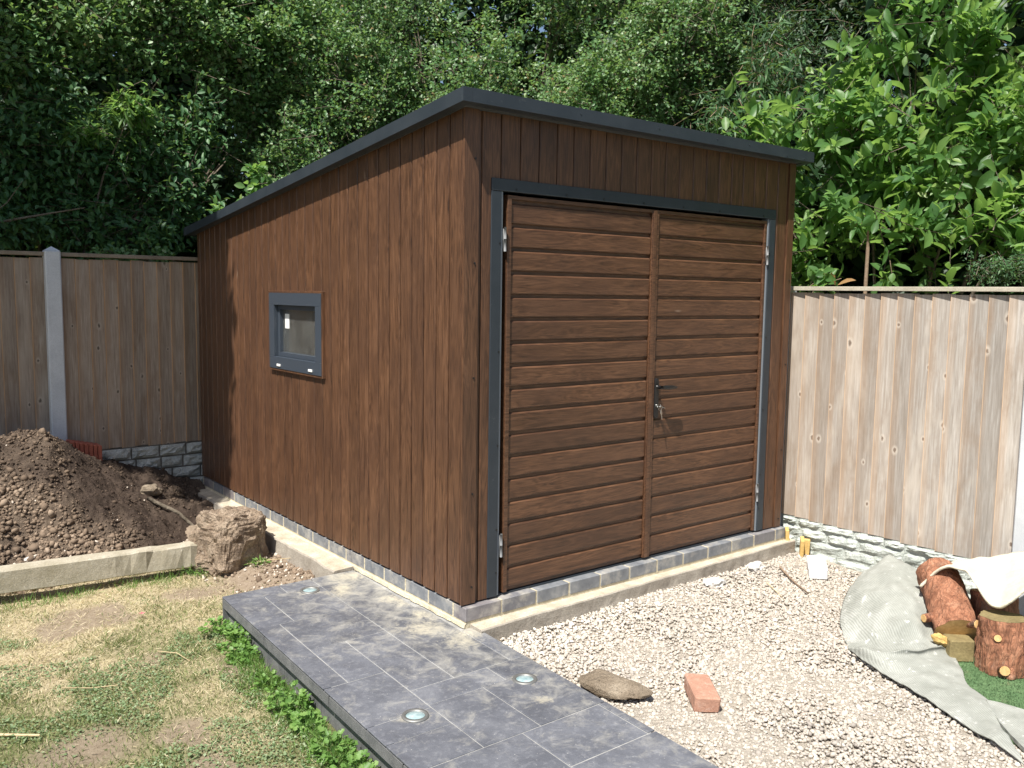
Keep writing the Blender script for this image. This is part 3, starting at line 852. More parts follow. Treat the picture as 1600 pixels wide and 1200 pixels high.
mb.box(0.072, 0.215, 0.062, 0.11, 0.085, 2.40); mb.box(2.31, 2.50, 0.062, 0.11, 0.085, 2.40); mb.box(0.2155, 2.3095, 0.062, 0.11, 2.08, 2.40)
mb.build('front_wall', M['dark'], shed)
mb = MB(); mb.prism([(0.072, D - .05), (2.5, D - .05), (2.5, D), (0.072, D)], 0.085, lambda x, y: zroof(y) - 0.01); mb.build('back_wall', M['inner'], shed)
mb = MB(); mb.prism([(W - .06, 0.112), (W, 0.112), (W, D), (W - .06, D)], 0.085, lambda x, y: zroof(y) - 0.01); mb.build('side_wall', M['lam_v'], shed)
mb = MB(); mb.box(0.075, 2.49, 0.115, D - 0.055, 0.05, 0.088); mb.build('floor', M['inner'], shed)

# upright cladding boards
def vboard(u0, u1, z0, z1, side):
    """one board with rounded-over grooves at its edges and a slight bead; u runs along the wall"""
    g1, d, e = (0.0085 if side else 0.0060), 0.010, (0.0060 if side else 0.0026)
    prof = [(u0 + e, d), (u0 + e, d * 0.5), (u0 + g1, 0.0), (u1 - g1, 0.0), (u1 - e, d * 0.5), (u1 - e, d), (u1 - e, 0.016), (u0 + e, 0.016)]
    mb = MB()
    if side:
        pr = [(XS + q, p) for p, q in prof][::-1]
        mb.prism(pr, z0, (lambda x, y: zroof(y) + 0.012) if z1 is None else z1)
    else:
        pr = [(p, YF + q) for p, q in prof]
        mb.prism(pr, z0, z1)
    mb.build('cladding_board', M['lam_v'], shed)
ys = [0.0405 + 0.113 * k for k in range(33)]
for k in range(32):
    a, b = ys[k], ys[k] + 0.113
    z0 = 0.0830 + random.uniform(-0.002, 0.002)
    if a >= wy0 - 0.02 and b <= wy1 + 0.02:
        vboard(a, b, z0, wz0 + 0.012, True)
        vboard(a, b, wz1 - 0.012, None, True)
    else:
        vboard(a, b, z0, None, True)
vboard(ys[32], D, 0.0795, None, True)
mb = MB(); mb.prism([(0.010, 0.0398), (0.0215, 0.0398), (0.0215, D), (0.010, D)], 0.0765, 0.0790); mb.build('starter_trim', M['dark'], shed)
# corner trims
mb = MB(); mb.prism([(XS - 0.001, 0.026), (0.074, 0.026), (0.074, 0.034), (0.030, 0.0395), (XS - 0.001, 0.0395)], 0.0775, 2.432); mb.build('corner_trim', M['lam_v'], shed)
mb = MB(); mb.prism([(2.492, 0.028), (W, 0.028), (W, 0.11), (2.52, 0.11), (2.492, 0.040)], 0.0775, 2.432); mb.build('corner_trim', M['lam_v'], shed)
for z in (0.16, 0.62, 1.18, 1.72, 2.20):
    mb = MB(); mb.tube([(0.052, 0.0275, z), (0.052, 0.0225, z)], 0.005, 7); mb.build('screw', M['black'], shed)
    mb = MB(); mb.tube([(2.532, 0.0295, z - .03), (2.532, 0.0245, z - .03)], 0.005, 7); mb.build('screw', M['black'], shed)
fx = [0.097, 0.212, 0.329, 0.446, 0.562, 0.672, 0.785, 0.897, 1.011, 1.125, 1.240, 1.354, 1.468, 1.584, 1.698, 1.813, 1.928, 2.038, 2.148, 2.266, 2.385, 2.492]
for k in range(len(fx) - 1):
    a, b = fx[k], fx[k + 1]
    if k == 0: vboard(a, b, 0.0790, 2.432, False)
    elif k == 19: vboard(a, b, 2.10, 2.432, False); vboard(2.345, b, 0.0790, 2.0985, False)
    elif k == 20: vboard(a, b, 0.0790, 2.432, False)
    else: vboard(a, b, 2.10, 2.432, False)
mb = MB(); mb.box(0.0745, 0.0970, 0.0435, 0.050, 0.079, 2.43); mb.build('recessed_trim', M['lam_v'], shed)

# door frame
fr = MB()
fr.cbox(0.152, 0.2115, 0.0305, 0.086, 0.0805, 2.0655, 0.0015)
fr.cbox(2.309, 2.368, 0.0305, 0.086, 0.0805, 2.0655, 0.0015)
fr.cbox(0.152, 2.368, 0.0290, 0.086, 2.0665, 2.124, 0.0015)
frame_o = fr.build('door_frame', M['anth'], shed)
zinc = NM('pale_zinc_edge', rough=0.5, base=(0.20, 0.225, 0.25)).m
mb = MB(); mb.box(0.2125, 0.2225, 0.036, 0.086, 0.082, 2.064); mb.build('jamb_lining', zinc, frame_o)
mb = MB(); mb.box(2.2985, 2.308, 0.036, 0.086, 0.082, 2.064); mb.build('jamb_lining', zinc, frame_o)
mb = MB(); mb.box(0.2225, 2.2985, 0.052, 0.10, 0.0725, 0.0800); mb.build('sill', M['anth'], frame_o)
def screw(x, z, y=0.0290):
    mb = MB(); mb.tube([(x, y + 0.002, z), (x, y - 0.0025, z)], 0.0055, 7); mb.build('screw', M['black'], frame_o)
for x in (0.30, 0.62, 0.88, 1.18, 1.50, 1.82, 2.24): screw(x, 2.079)
for z in (0.20, 0.42, 0.84, 1.30, 1.82): screw(0.204, z, 0.0305); screw(2.317, z + 0.03, 0.0305)

def door(x0, x1, hinge_left):
    body = MB()
    body.box(x0, x1, 0.0595, 0.088, 0.0865, 2.052)
    body.cbox(x0, x0 + 0.024, 0.0385, 0.0590, 0.0865, 2.052, 0.0015)
    body.cbox(x1 - 0.020, x1, 0.0385, 0.0590, 0.0865, 2.052, 0.0015)
    body.cbox(x0 + 0.0245, x1 - 0.0205, 0.0395, 0.0590, 2.0345, 2.0515, 0.0015)
    d = body.build('door', M['lam_h'], shed)
    for k in range(17):
        zt = 2.0115 - 0.1134 * k
        zb = max(zt - 0.0945, 0.0965)
        p = MB()
        xa, xb = x0 + 0.030, x1 - 0.025
        pr = [(0.0590, zb), (0.0495, zb + 0.004), (0.0478, zb + 0.008), (0.0478, zt - 0.0045), (0.0535, zt + 0.0015), (0.0590, zt + 0.0040)]
        n_ = len(pr)
        vs = [(xa, y, z) for y, z in pr] + [(xb, y, z) for y, z in pr]
        fs = [tuple(range(n_)), tuple(range(2 * n_ - 1, n_ - 1, -1))] + [(i, n_ + i, n_ + (i + 1) % n_, (i + 1) % n_) for i in range(n_)]
        p.add(vs, fs)
        po = p.build('door_panel', M['lam_h'], d)
    for z in (1.84, 0.335):
        h = MB(); hx = x0 - 0.019 if hinge_left else x1 + 0.010
        hx = 0.2335 if hinge_left else 2.2965
        h.tube([(hx, 0.029, z - 0.058), (hx, 0.029, z - 0.001)], 0.0068, 8); h.tube([(hx, 0.029, z + 0.001), (hx, 0.029, z + 0.058)], 0.0068, 8)
        h.box(hx - 0.004, hx + 0.004, 0.0345, 0.058, z - 0.05, z + 0.05)
        h.build('hinge', M['hinge'], d, True)
    return d
dl = door(0.2555, 1.2835, True)
dr = door(1.2915, 2.2915, False)
mb = MB(); mb.cbox(1.2700, 1.2955, 0.0345, 0.0378, 0.088, 2.050, 0.001); mb.build('meeting_strip', M['lam_h'], dl)
# handle: long plate, lever, key cylinder
hp = MB()
pl = []
for k in range(9): a = math.pi * k / 8; pl.append((1.3315 + 0.0165 * math.cos(a), 1.100 + 0.0165 * math.sin(a)))
for k in range(9): a = math.pi + math.pi * k / 8; pl.append((1.3315 + 0.0165 * math.cos(a), 0.905 + 0.0165 * math.sin(a)))
vs = [(x, 0.0430, z) for x, z in pl] + [(x, 0.0335, z) for x, z in pl] + [(1.3315 + (x - 1.3315) * 0.8, 0.0310, 1.0 + (z - 1.0) * 0.975) for x, z in pl]
n_ = len(pl)
fs = [(i, (i + 1) % n_, n_ + (i + 1) % n_, n_ + i) for i in range(n_)] + [(n_ + i, n_ + (i + 1) % n_, 2 * n_ + (i + 1) % n_, 2 * n_ + i) for i in range(n_)] + [tuple(range(2 * n_, 3 * n_))]
mesh_obj('handle_plate', vs, fs, M['black'], dr)
lv = MB()
lv.tube([(1.3315, 0.032, 1.068), (1.3315, -0.006, 1.068)], [0.011, 0.010], 10)
lv.tube([(1.328, -0.010, 1.068), (1.345, -0.014, 1.068), (1.375, -0.016, 1.067), (1.41, -0.015, 1.066), (1.440, -0.012, 1.064), (1.452, -0.010, 1.063)], [0.010, 0.0115, 0.012, 0.0110, 0.0080, 0.004], 10)
lv.build('lever', M['black'], dr, True)
cy = MB(); cy.tube([(1.3315, 0.032, 0.962), (1.3315, 0.024, 0.962)], 0.0085, 12); cy.build('lock_cylinder', M['steel'], dr, True)

kr = empty('key_ring', (1.3315, 0.02, 0.955), 'small steel keys hanging from the lock of the right shed door', 'keys')
def key(p, ang, tw):
    mb = MB()
    d = Vector((math.sin(ang) * 0.5, -0.15, -math.cos(ang))).normalized()
    s_ = Vector((math.cos(tw), math.sin(tw), 0)); s_ = (s_ - d * s_.dot(d)).normalized(); nrm = d.cross(s_)
    p = Vector(p)
    def q(u, w, h): return p + d * u + s_ * w + nrm * h
    outl = [(0.0, -0.006), (0.004, -0.011), (0.014, -0.012), (0.022, -0.007), (0.026, -0.0035), (0.046, -0.0035), (0.052, 0.0), (0.047, 0.0035), (0.041, 0.002), (0.037, 0.0042), (0.032, 0.0022), (0.026, 0.0040), (0.022, 0.007), (0.014, 0.012), (0.004, 0.011), (0.0, 0.006)]
    n_ = len(outl)
    mb.add([q(u, w, -0.001) for u, w in outl] + [q(u, w, 0.001) for u, w in outl], [tuple(range(n_ - 1, -1, -1)), tuple(range(n_, 2 * n_))] + [(i, (i + 1) % n_, n_ + (i + 1) % n_, n_ + i) for i in range(n_)])
    return mb
key((1.3315, 0.022, 0.962), 1.4, 1.57).build('key', M['steel'], kr)
mb = MB()
pts = [(1.334 + 0.013 * math.cos(a), 0.004 - 0.004 * math.sin(a), 0.950 + 0.014 * math.sin(a)) for a in [2 * math.pi * k / 14 for k in range(15)]]
mb.tube(pts, 0.0014, 5, False); mb.build('ring', M['steel'], kr, True)
mb = MB(); v0 = Vector((1.3315, 0.026, 0.962))
mb.add([(1.330, 0.026, 0.970), (1.3335, 0.026, 0.970), (1.3335, 0.026, 0.954), (1.330, 0.026, 0.954), (1.330, 0.002, 0.973), (1.3335, 0.002, 0.973), (1.3335, 0.002, 0.951), (1.330, 0.002, 0.951)],
       [(0, 1, 5, 4), (1, 2, 6, 5), (2, 3, 7, 6), (3, 0, 4, 7), (4, 5, 6, 7)]); mb.build('key', M['steel'], kr)
key((1.337, 0.002, 0.938), 0.10, 0.4).build('key', M['steel'], kr)

# window
win_tr = MB()
def fr4(mb, x0, x1, y0, y1, z0, z1, w):
    # two rails and two stiles butted, x thickness
    mb.cbox(x0, x1, y0, y1, z1 - w, z1, 0.0012); mb.cbox(x0, x1, y0, y1, z0, z0 + w, 0.0012)
    mb.cbox(x0, x1, y0, y0 + w, z0 + w + 0.0004, z1 - w - 0.0004, 0.0012); mb.cbox(x0, x1, y1 - w, y1, z0 + w + 0.0004, z1 - w - 0.0004, 0.0012)
win = MB(); fr4(win, -0.030, 0.055, wy0 + 0.0145, wy1 - 0.0145, wz0 + 0.0145, wz1 - 0.0145, 0.078)
win_o = win.build('window', M['upvc'], shed)
mb = MB(); fr4(mb, -0.026, 0.0005, wy0, wy1, wz0, wz1, 0.014); mb.build('window_trim', M['lam_v'], win_o)
mb = MB(); fr4(mb, -0.002, 0.050, wy0 + 0.094, wy1 - 0.094, wz0 + 0.094, wz1 - 0.094, 0.028); mb.build('sash', M['upvc'], win_o)
mb = MB(); mb.box(0.022, 0.027, wy0 + 0.121, wy1 - 0.121, wz0 + 0.121, wz1 - 0.121); mb.build('pane', M['glass'], win_o)
mb = MB(); mb.box(0.038, 0.042, wy0 + 0.121, wy1 - 0.121, wz0 + 0.121, wz1 - 0.121); mb.build('pane', M['glass'], win_o)
mb = MB(); mb.box(0.0200, 0.0218, 2.045, 2.110, 1.335, 1.430); mb.build('sticker', M['white_pl'], win_o)
for y in (2.10, 1.625):
    mb = MB(); mb.cbox(-0.036, -0.0302, y - 0.027, y + 0.027, 1.087, 1.103, 0.002); mb.build('drain_cap', M['white_pl'], win_o)

# roof: sloping deck with folded edge trims
def roof():
    x0, x1, y0, y1 = -0.082, 2.602, -0.066, 3.800
    T = 0.062
    mb = MB(); mb.prism([(x0 + .004, y0 + .004), (x1 - .004, y0 + .004), (x1 - .004, y1 - .004), (x0 + .004, y1 - .004)], lambda x, y: zroof(y) + 0.006, lambda x, y: zroof(y) + T - 0.004)
    r = mb.build('roof', M['felt'], shed)
    def trim(px0, px1, py0, py1, over=(0, 0, 0, 0)):
        mb = MB()
        mb.prism([(px0, py0), (px1, py0), (px1, py1), (px0, py1)], lambda x, y: zroof(y), lambda x, y: zroof(y) + T)
        return mb.build('edge_trim', M['anth'], r)
    trim(x0, x0 + 0.05, y0 + 0.0005, 2.145); trim(x0 - 0.0012, x0 + 0.0512, 2.1455, y1)
    trim(x0 + 0.0505, x1, y0, y0 + 0.05); trim(x1 - 0.05, x1, y0 + 0.0505, y1); trim(x0 + 0.052, x1 - 0.0505, y1 - 0.05, y1)
    for x in (0.62, 1.18, 1.66, 1.95, 2.32, 2.50):
        mb = MB(); zz = zroof(y0) + random.choice((0.012, 0.035)); mb.tube([(x, y0 + 0.001, zz), (x, y0 - 0.002, zz)], 0.005, 7); mb.build('screw', M['anth'], r)
roof()

# ================================================================== FENCES
def board_mesh(name, w, h, thick=0.021, thin=0.005, mat=None):
    """feather-edge board: origin at its thick lower edge, x across, front towards -y"""
    vs = [(0, 0, 0), (w, thick - thin, 0), (w, thick, 0), (0, thick, 0)]
    vs = [(x, y, 0) for x, y, _ in vs] + [(x, y, h) for x, y, _ in vs]
    fs = [(3, 2, 1, 0), (4, 5, 6, 7), (0, 1, 5, 4), (1, 2, 6, 5), (2, 3, 7, 6), (3, 0, 4, 7)]
    me = bpy.data.meshes.new(name); me.from_pydata(vs, [], fs); me.update(); me.materials.append(mat)
    return me
def fence_panel(lab, group, mat, rail, x_or_y, start, count, pitch, z0, z1, along, base):
    r = empty('fence_panel', base, lab, 'fence panel', group)
    me = board_mesh('board', pitch * 1.16, z1 - z0 - 0.02, mat=mat)
    for k in range(count):
        o = bpy.data.objects.new('board', me); link(o, r)
        o.matrix_parent_inverse = Matrix.Translation(-Vector(base))
        jz = random.uniform(-0.004, 0.004); jr = random.uniform(-0.006, 0.006)
        if along == 'x':
            o.location = (start + k * pitch, x_or_y, z0 + jz); o.rotation_euler = (0, jr * 0.3, jr)
        else:                                              # runs towards -y, front faces -x
            o.location = (x_or_y, start - k * pitch, z0 + jz); o.rotation_euler = (0, 0, -math.pi / 2 + jr)
    L = count * pitch
    if along == 'x':
        mb = MB(); mb.cbox(start, start + L, x_or_y - 0.018, x_or_y + 0.030, z1 - 0.004, z1 + 0.024, 0.002); mb.build('capping_rail', rail, r)
        mb = MB(); mb.cbox(start, start + L, x_or_y + 0.0145, x_or_y + 0.045, z1 - 0.25, z1 - 0.20, 0.002); mb.cbox(start, start + L, x_or_y + 0.0145, x_or_y + 0.045, z0 + 0.15, z0 + 0.20, 0.002); mb.build('back_rail', rail, r)
    else:
        mb = MB(); mb.cbox(x_or_y - 0.018, x_or_y + 0.030, start - L, start + 0.005, z1 - 0.004, z1 + 0.022, 0.002); mb.build('capping_rail', rail, r)
        mb = MB(); mb.cbox(x_or_y + 0.0145, x_or_y + 0.045, start - L, start, z1 - 0.25, z1 - 0.20, 0.002); mb.cbox(x_or_y + 0.0145, x_or_y + 0.045, start - L, start, z0 + 0.15, z0 + 0.20, 0.002); mb.build('back_rail', rail, r)
    return r
YB = 3.80; XR = 2.678
fence_panel('brown close-board fence panel left of the tall concrete post', 'close-board panels behind the soil heap', M['fenceL'], M['railL'], YB, -2.92, 19, 0.0968, 0.352, 1.812, 'x', (-1.99, YB, 0.35))
fence_panel('brown close-board fence panel between the tall concrete post and the shed', 'close-board panels behind the soil heap', M['fenceL'], M['railL'], YB, -0.978, 17, 0.0978, 0.352, 1.812, 'x', (-0.1, YB, 0.35))
fence_panel('pale weathered close-board fence panel right of the shed', None, M['fenceR'], M['railR'], XR, 0.105, 14, 0.1045, 0.125, 1.632, 'y', (XR, -0.62, 0.12))
def post(x, y, w, d, z0, z1, lab, group, cat='fence post'):
    mb = MB()
    mb.cbox(x - w / 2, x + w / 2, y - d / 2, y + d / 2, z0, z1, 0.008)
    mb2 = MB()
    o_ = 0.003
    mb2.add([(x - w / 2 + o_, y - d / 2 + o_, z1 - 0.001), (x + w / 2 - o_, y - d / 2 + o_, z1 - 0.001), (x + w / 2 - o_, y + d / 2 - o_, z1 - 0.001), (x - w / 2 + o_, y + d / 2 - o_, z1 - 0.001), (x, y, z1 + 0.032)], [(0, 1, 4), (1, 2, 4), (2, 3, 4), (3, 0, 4)])
    mb.add(mb2.v, mb2.f)
    tag(mb.build('concrete_post', M['post']), lab, cat, group)
post(-1.034, 3.80, 0.105, 0.11, -0.3, 1.846, 'pale concrete fence post with pointed top standing behind the soil heap', None)
post(2.705, 0.165, 0.10, 0.10, -0.3, 1.64, 'shaded concrete fence post in the narrow gap beside the right shed corner', None)
post(2.705, -1.425, 0.11, 0.12, -0.3, 1.66, 'pale concrete fence post at the right edge beside the logs', None)

# rock-faced gravel boards: every moulded stone a piece of its own
def stone(u0, u1, z0, z1, depth, frame):
    nu, nz = 6, 4
    vs = []; fs = []
    sd = random.uniform(0, 50)
    for i in range(nu + 1):
        for j in range(nz + 1):
            u = u0 + (u1 - u0) * i / nu; z = z0 + (z1 - z0) * j / nz
            e = (0 if i in (0, nu) else 1) * (0 if j in (0, nz) else 1)
            h = depth * (0.45 + 0.55 * random.random() + 0.45 * float(vnoise(np.array([u * 16 + sd, z * 26, sd])))) if e else depth * random.uniform(0.05, 0.30)
            ju = 0 if i in (0, nu) else random.uniform(-1, 1) * (u1 - u0) * 0.05
            vs.append(frame(u + ju, h, z))
    b = nz + 1
    for i in range(nu):
        for j in range(nz): fs.append((i * b + j, (i + 1) * b + j, (i + 1) * b + j + 1, i * b + j + 1))
    return vs, fs
def gravel_board(lab, base, mat, u_start, u_end, courses, frame, box, lens):
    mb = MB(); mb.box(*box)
    r = mb.build('gravel_board', M['joint_shade'] if mat is M['rockL'] else mat); tag(r, lab, 'gravel board')
    for (z0, z1) in courses:
        u = u_start - random.uniform(0, 0.1)
        while u < u_end:
            L = random.uniform(*lens)
            if u + L > u_start:
                a, b = max(u, u_start), min(u + L, u_end)
                if b - a > 0.03:
                    v_, f_ = stone(a + 0.006, b - 0.006, z0 + 0.0045, z1 - 0.0045, random.uniform(0.028, 0.050) if mat is M['rockL'] else random.uniform(0.014, 0.026), frame)
                    mesh_obj('stone', v_, f_, mat, r)
            u += L
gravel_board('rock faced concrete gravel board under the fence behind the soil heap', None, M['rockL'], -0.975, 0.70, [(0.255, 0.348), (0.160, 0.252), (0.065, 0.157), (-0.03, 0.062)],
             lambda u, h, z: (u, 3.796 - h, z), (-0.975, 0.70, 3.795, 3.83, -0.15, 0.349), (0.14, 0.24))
gravel_board('pale rock faced concrete gravel board under the right hand fence', None, M['rockR'], -0.105, 1.36, [(0.072, 0.122), (0.000, 0.069), (-0.075, -0.003), (-0.15, -0.078)],
             lambda u, h, z: (2.690 - h, -u, z), (2.688, 2.73, -1.36, 0.105, -0.25, 0.123), (0.10, 0.30))

# ================================================================== SOIL HEAP and what lies on it
CX = np.array([-3.2, -2.2, -1.75, -1.45, -1.22, -1.02, -0.80, -0.60, -0.42, -0.25, -0.08, 0.0])
CZ = np.array([0.10, 0.42, 0.52, 0.565, 0.60, 0.47, 0.33, 0.22, 0.125, 0.05, -0.01, -0.02])
def heap_h(x, y):
    x = np.asarray(x, dtype=np.float64); y = np.asarray(y, dtype=np.float64)
    c = np.interp(x, CX, CZ)
    y0 = 2.28 + 0.30 * sstep(-0.9, -0.1, x)
    yc = np.interp(x, [-3, -1.3, -0.7, 0], [3.15, 3.2, 3.5, 3.75])
    f = np.clip((y - y0) / (yc - y0), 0, 1)
    f = 0.72 * f + 0.28 * (f * f * (3 - 2 * f))
    back = 1 - 0.16 * sstep(0, 0.6, y - yc)
    h = -0.215 + (c + 0.215) * f * back
    am = sstep(0, 0.25, f)
    return h + am * (0.055 * fbm2(x, y, 2.6, 3, off=6) + 0.030 * fbm2(x, y, 9.0, 4, 0.6, 7) )
def heap_tone(x, y):
    # paler low on the left, darker up the back and to the right
    n = fbm2(x, y, 3.2, 4, 0.6, 12)
    d = sstep(0.35, -0.25, (np.asarray(y) - 2.66) * 1.5 + (np.asarray(x) + 1.15) * 1.0)
    return np.clip(d * 1.0 + 0.42 * n + 0.10, 0, 1)
nx, ny = 300, 170
gx, gy = np.meshgrid(np.linspace(-3.1, -0.015, nx), np.linspace(2.22, 3.785, ny), indexing='ij')
gz = heap_h(gx, gy) + 0.012 * fbm2(gx, gy, 26, 3, 0.6, 3)
V = np.stack([gx, gy, gz], -1).reshape(-1, 3)
idx = np.arange(nx * ny).reshape(nx, ny)
F = np.stack([idx[:-1, :-1], idx[1:, :-1], idx[1:, 1:], idx[:-1, 1:]], -1).reshape(-1, 4)
heap = np_mesh('soil_heap', V, F, M['soil'], smooth=True, attrs={'dry': heap_tone(gx, gy).ravel()})
tag(heap, 'large heap of dark dug soil piled against the left fence', 'soil heap')
n = 22000
x = rng.uniform(-2.2, -0.03, n); y = rng.uniform(2.26, 3.7, n)
d = heap_tone(x, y)
keep = rng.random(n) < (0.22 + 0.78 * d)
x, y, d = x[keep], y[keep], d[keep]
S = np.clip(rng.lognormal(math.log(0.0064), 0.52, len(x)), 0.0025, 0.026) * (0.65 + 0.6 * d)
tint = np.clip(0.10 + 0.65 * d + rng.normal(0, 0.13, len(x)), 0, 0.93)
tint[rng.random(len(x)) < 0.008] = 1.0
tag(lumps('clods', np.stack([x, y, heap_h(x, y) + S * 0.35], -1), S, M['clod'], (1, .85, .75), tint, heap, 0.32, smooth=False), kind='stuff')
# loose earth crumbs along the footing and at the foot of the heap
n = 2600
x = rng.uniform(-0.62, -0.10, n); y = rng.uniform(1.2, 2.7, n)
keep = rng.random(n) < 0.25 + 0.75 * sstep(-0.45, -0.18, x)
x, y = x[keep], y[keep]
S = np.clip(rng.lognormal(math.log(0.007), 0.5, len(x)), 0.003, 0.028)
tag(lumps('crumbs', np.stack([x, y, lawn_h(x, y) + S * 0.3], -1), S, M['clod'], (1, .85, .7), np.clip(rng.normal(0.80, 0.2, len(x)), 0.2, 1), None, 0.25), kind='stuff')

def rock(name, c, r, mat, sub=3, amp=0.25, freq=3.0, seed=0, squash=None, parent=None, flat_faces=0, rot=(0, 0, 0), smooth=False, boxy=1.0):
    bm = bmesh.new(); bmesh.ops.create_icosphere(bm, subdivisions=sub, radius=1.0)
    P = np.array([v.co[:] for v in bm.verts])
    rr = np.random.default_rng(seed)
    P = np.sign(P) * np.abs(P) ** boxy
    k = np.ones(len(P))
    for _ in range(flat_faces):                            # broken planes
        nn = rr.normal(size=3); nn /= np.linalg.norm(nn); dcut = rr.uniform(0.55, 0.85)
        pr = (P * k[:, None]) @ nn
        over = pr > dcut
        k[over] *= dcut / pr[over]
    P = P * k[:, None]
    nrm = P / np.linalg.norm(P, axis=1)[:, None]
    P = P + nrm * (amp * fbm(P * freq + seed * 3.1, 5, 0.60))[:, None]
    P = P * np.array(r)
    R = np.array(Euler(rot).to_matrix())
    P = P @ R.T
    for v, p in zip(bm.verts, P): v.co = Vector(p) + Vector(c)
    me = bpy.data.meshes.new(name); bm.to_mesh(me); bm.free()
    me.materials.append(mat)
    if smooth: me.polygons.foreach_set('use_smooth', [True] * len(me.polygons))
    o = bpy.data.objects.new(name, me); link(o, parent)
    if parent is not None: o.matrix_parent_inverse = Matrix.Translation(-Vector(parent_loc(parent)))
    return o

# the old post, pulled out with its lump of footing
fp = empty('fallen_post', (-0.42, 2.05, -0.19), 'old concrete post lying before the soil heap with a rough lump on its end', 'fallen post')
def shaft():
    vs = []; fs = []; n = 46
    a = Vector((-2.45, 2.235, 0)); b = Vector((-0.47, 2.075, 0)); d = (b - a).normalized(); nr = Vector((d.y, -d.x, 0))   # towards the camera
    for i in range(n + 1):
        u = i / n; p = a + (b - a) * u
        brk = float(sstep(0.66, 0.74, np.array(u)))
        zb = -0.118 - 0.022 * u * u; zt = zb + 0.128 + 0.014 * u
        w = 0.115
        ring = []
        for (s, z) in [(0.5, zb + .006), (0.5, zt - 0.008), (0.43, zt), (-0.43, zt), (-0.5, zt - 0.01), (-0.5, zb + .006), (-0.44, zb), (0.44, zb)]:
            q = p + nr * (w * s) + Vector((0, 0, z))
            j = brk * 0.012
            nn = float(fbm(np.array([q.x * 14, q.y * 14, q.z * 20]), 3))
            q += nr * (nn * (j + 0.0012) - (0.012 * brk if s > 0 else 0)) + Vector((0, 0, nn * (j * 0.7 + 0.0008)))
            ring.append(q)
        vs += ring
    for i in range(n):
        for k in range(8):
            k2 = (k + 1) % 8
            fs.append((i * 8 + k, i * 8 + k2, (i + 1) * 8 + k2, (i + 1) * 8 + k))
    fs.append(tuple(range(7, -1, -1))); fs.append(tuple(n * 8 + k for k in range(8)))
    return mesh_obj('post_shaft', vs, fs, M['oldpost'], fp)
shaft()
rock('footing_lump', (-0.405, 2.045, -0.020), (0.195, 0.185, 0.205), M['lump'], 5, 0.13, 3.2, 14, parent=fp, flat_faces=0, rot=(0.03, 0.06, 0.34), boxy=0.50)

# seven clay tiles stacked on edge, just showing over the heap
ords = ['first', 'second', 'third', 'fourth', 'fifth', 'sixth', 'seventh']
for k in range(7):
    mb = MB(); x0 = -1.000 + k * 0.0305
    mb.cbox(x0, x0 + 0.0265, 3.56, 3.72, 0.24 - k * 0.008, 0.466 - k * 0.0075, 0.003, 0.001)
    o = mb.build('clay_tile', M['tile'])
    tag(o, 'red clay tile on edge, %s from the concrete post in the row behind the soil' % ords[k], 'clay tile', 'red clay tiles on edge')

tag(rock('stone', (-0.545, 3.24, heap_h(-0.545, 3.24) + 0.03), (0.075, 0.055, 0.05), M['brownstone'], 3, 0.2, 2.2, 9, flat_faces=4), 'brown stone on the right slope of the soil heap near the stone gravel board', 'stone')
mb = MB()
pts = []
for k in range(9):
    u = k / 8; x = -0.60 + 0.36 * u; y = 3.12 - 0.22 * u
    pts.append((x, y, float(heap_h(x, y)) + 0.022 + 0.012 * math.sin(u * 7)))
mb.tube(pts, [0.014, 0.015, 0.014, 0.014, 0.013, 0.012, 0.011, 0.010, 0.007], 7)
tag(mb.build('branch', M['bark'], None, True), 'dark old branch lying on the right slope of the soil heap', 'branch')
tag(rock('stone', (-1.46, 2.50, float(heap_h(-1.46, 2.50)) + 0.012), (0.03, 0.022, 0.018), M['rubble'], 2, 0.15, 2, 3, flat_faces=3), 'small pale stone low on the left of the soil heap', 'stone')
mb = MB(); xx, yy = -1.02, 2.40
mb.cbox(xx - 0.05, xx + 0.05, yy - 0.012, yy + 0.012, 0, 0.010, 0.002); o = mb.build('wood_offcut', M['yellowwood'])
o.data.transform(Matrix.Translation((xx, yy, float(heap_h(xx, yy)) + 0.012)) @ Euler((0.2, 0.35, -0.6)).to_matrix().to_4x4() @ Matrix.Translation((-xx, -yy, 0)))
tag(o, 'small orange wood offcut on the soil just behind the fallen post', 'wood offcut')

# ================================================================== THINGS ON THE GRAVEL
def put(o, loc, rot, pivot=(0, 0, 0)):
    o.data.transform(Matrix.Translation(loc) @ Euler(rot).to_matrix().to_4x4() @ Matrix.Translation(-Vector(pivot)))
    return o
mb = MB(); mb.cbox(-0.0525, 0.0525, -0.108, 0.108, 0, 0.066, 0.006, 0.003)
tag(put(mb.build('brick', M['redbrick']), (0.452, -1.075, -0.102), (0.03, 0.04, -0.66)), 'loose red brick lying on the gravel in front of the shed', 'brick')
tag(rock('stone', (0.205, -0.800, -0.080), (0.066, 0.178, 0.046), M['brownstone'], 4, 0.09, 2.4, 21, flat_faces=5, rot=(0.03, 0.10, 0.25), boxy=0.62), 'long flat brown stone on the gravel against the paving edge', 'stone')
mb = MB(); mb.cbox(-0.055, 0.055, -0.11, 0.11, 0, 0.07, 0.007, 0.003)
tag(put(mb.build('block', M['whiteblock']), (2.36, -0.385, -0.095), (0.10, -0.05, -0.93)), 'small bright white block on the gravel near the right fence', 'block')
mb = MB(); mb.cbox(-0.012, 0.012, -0.055, 0.055, 0, 0.12, 0.002); mb.cbox(0.0125, 0.05, 0.01, 0.045, 0.005, 0.11, 0.002)
tag(put(mb.build('wooden_peg', M['yellowwood']), (2.610, -0.105, -0.105), (0.06, 0.03, -0.95)), 'square yellow wooden peg at the right end of the concrete footing, lower of the two', 'wooden peg')
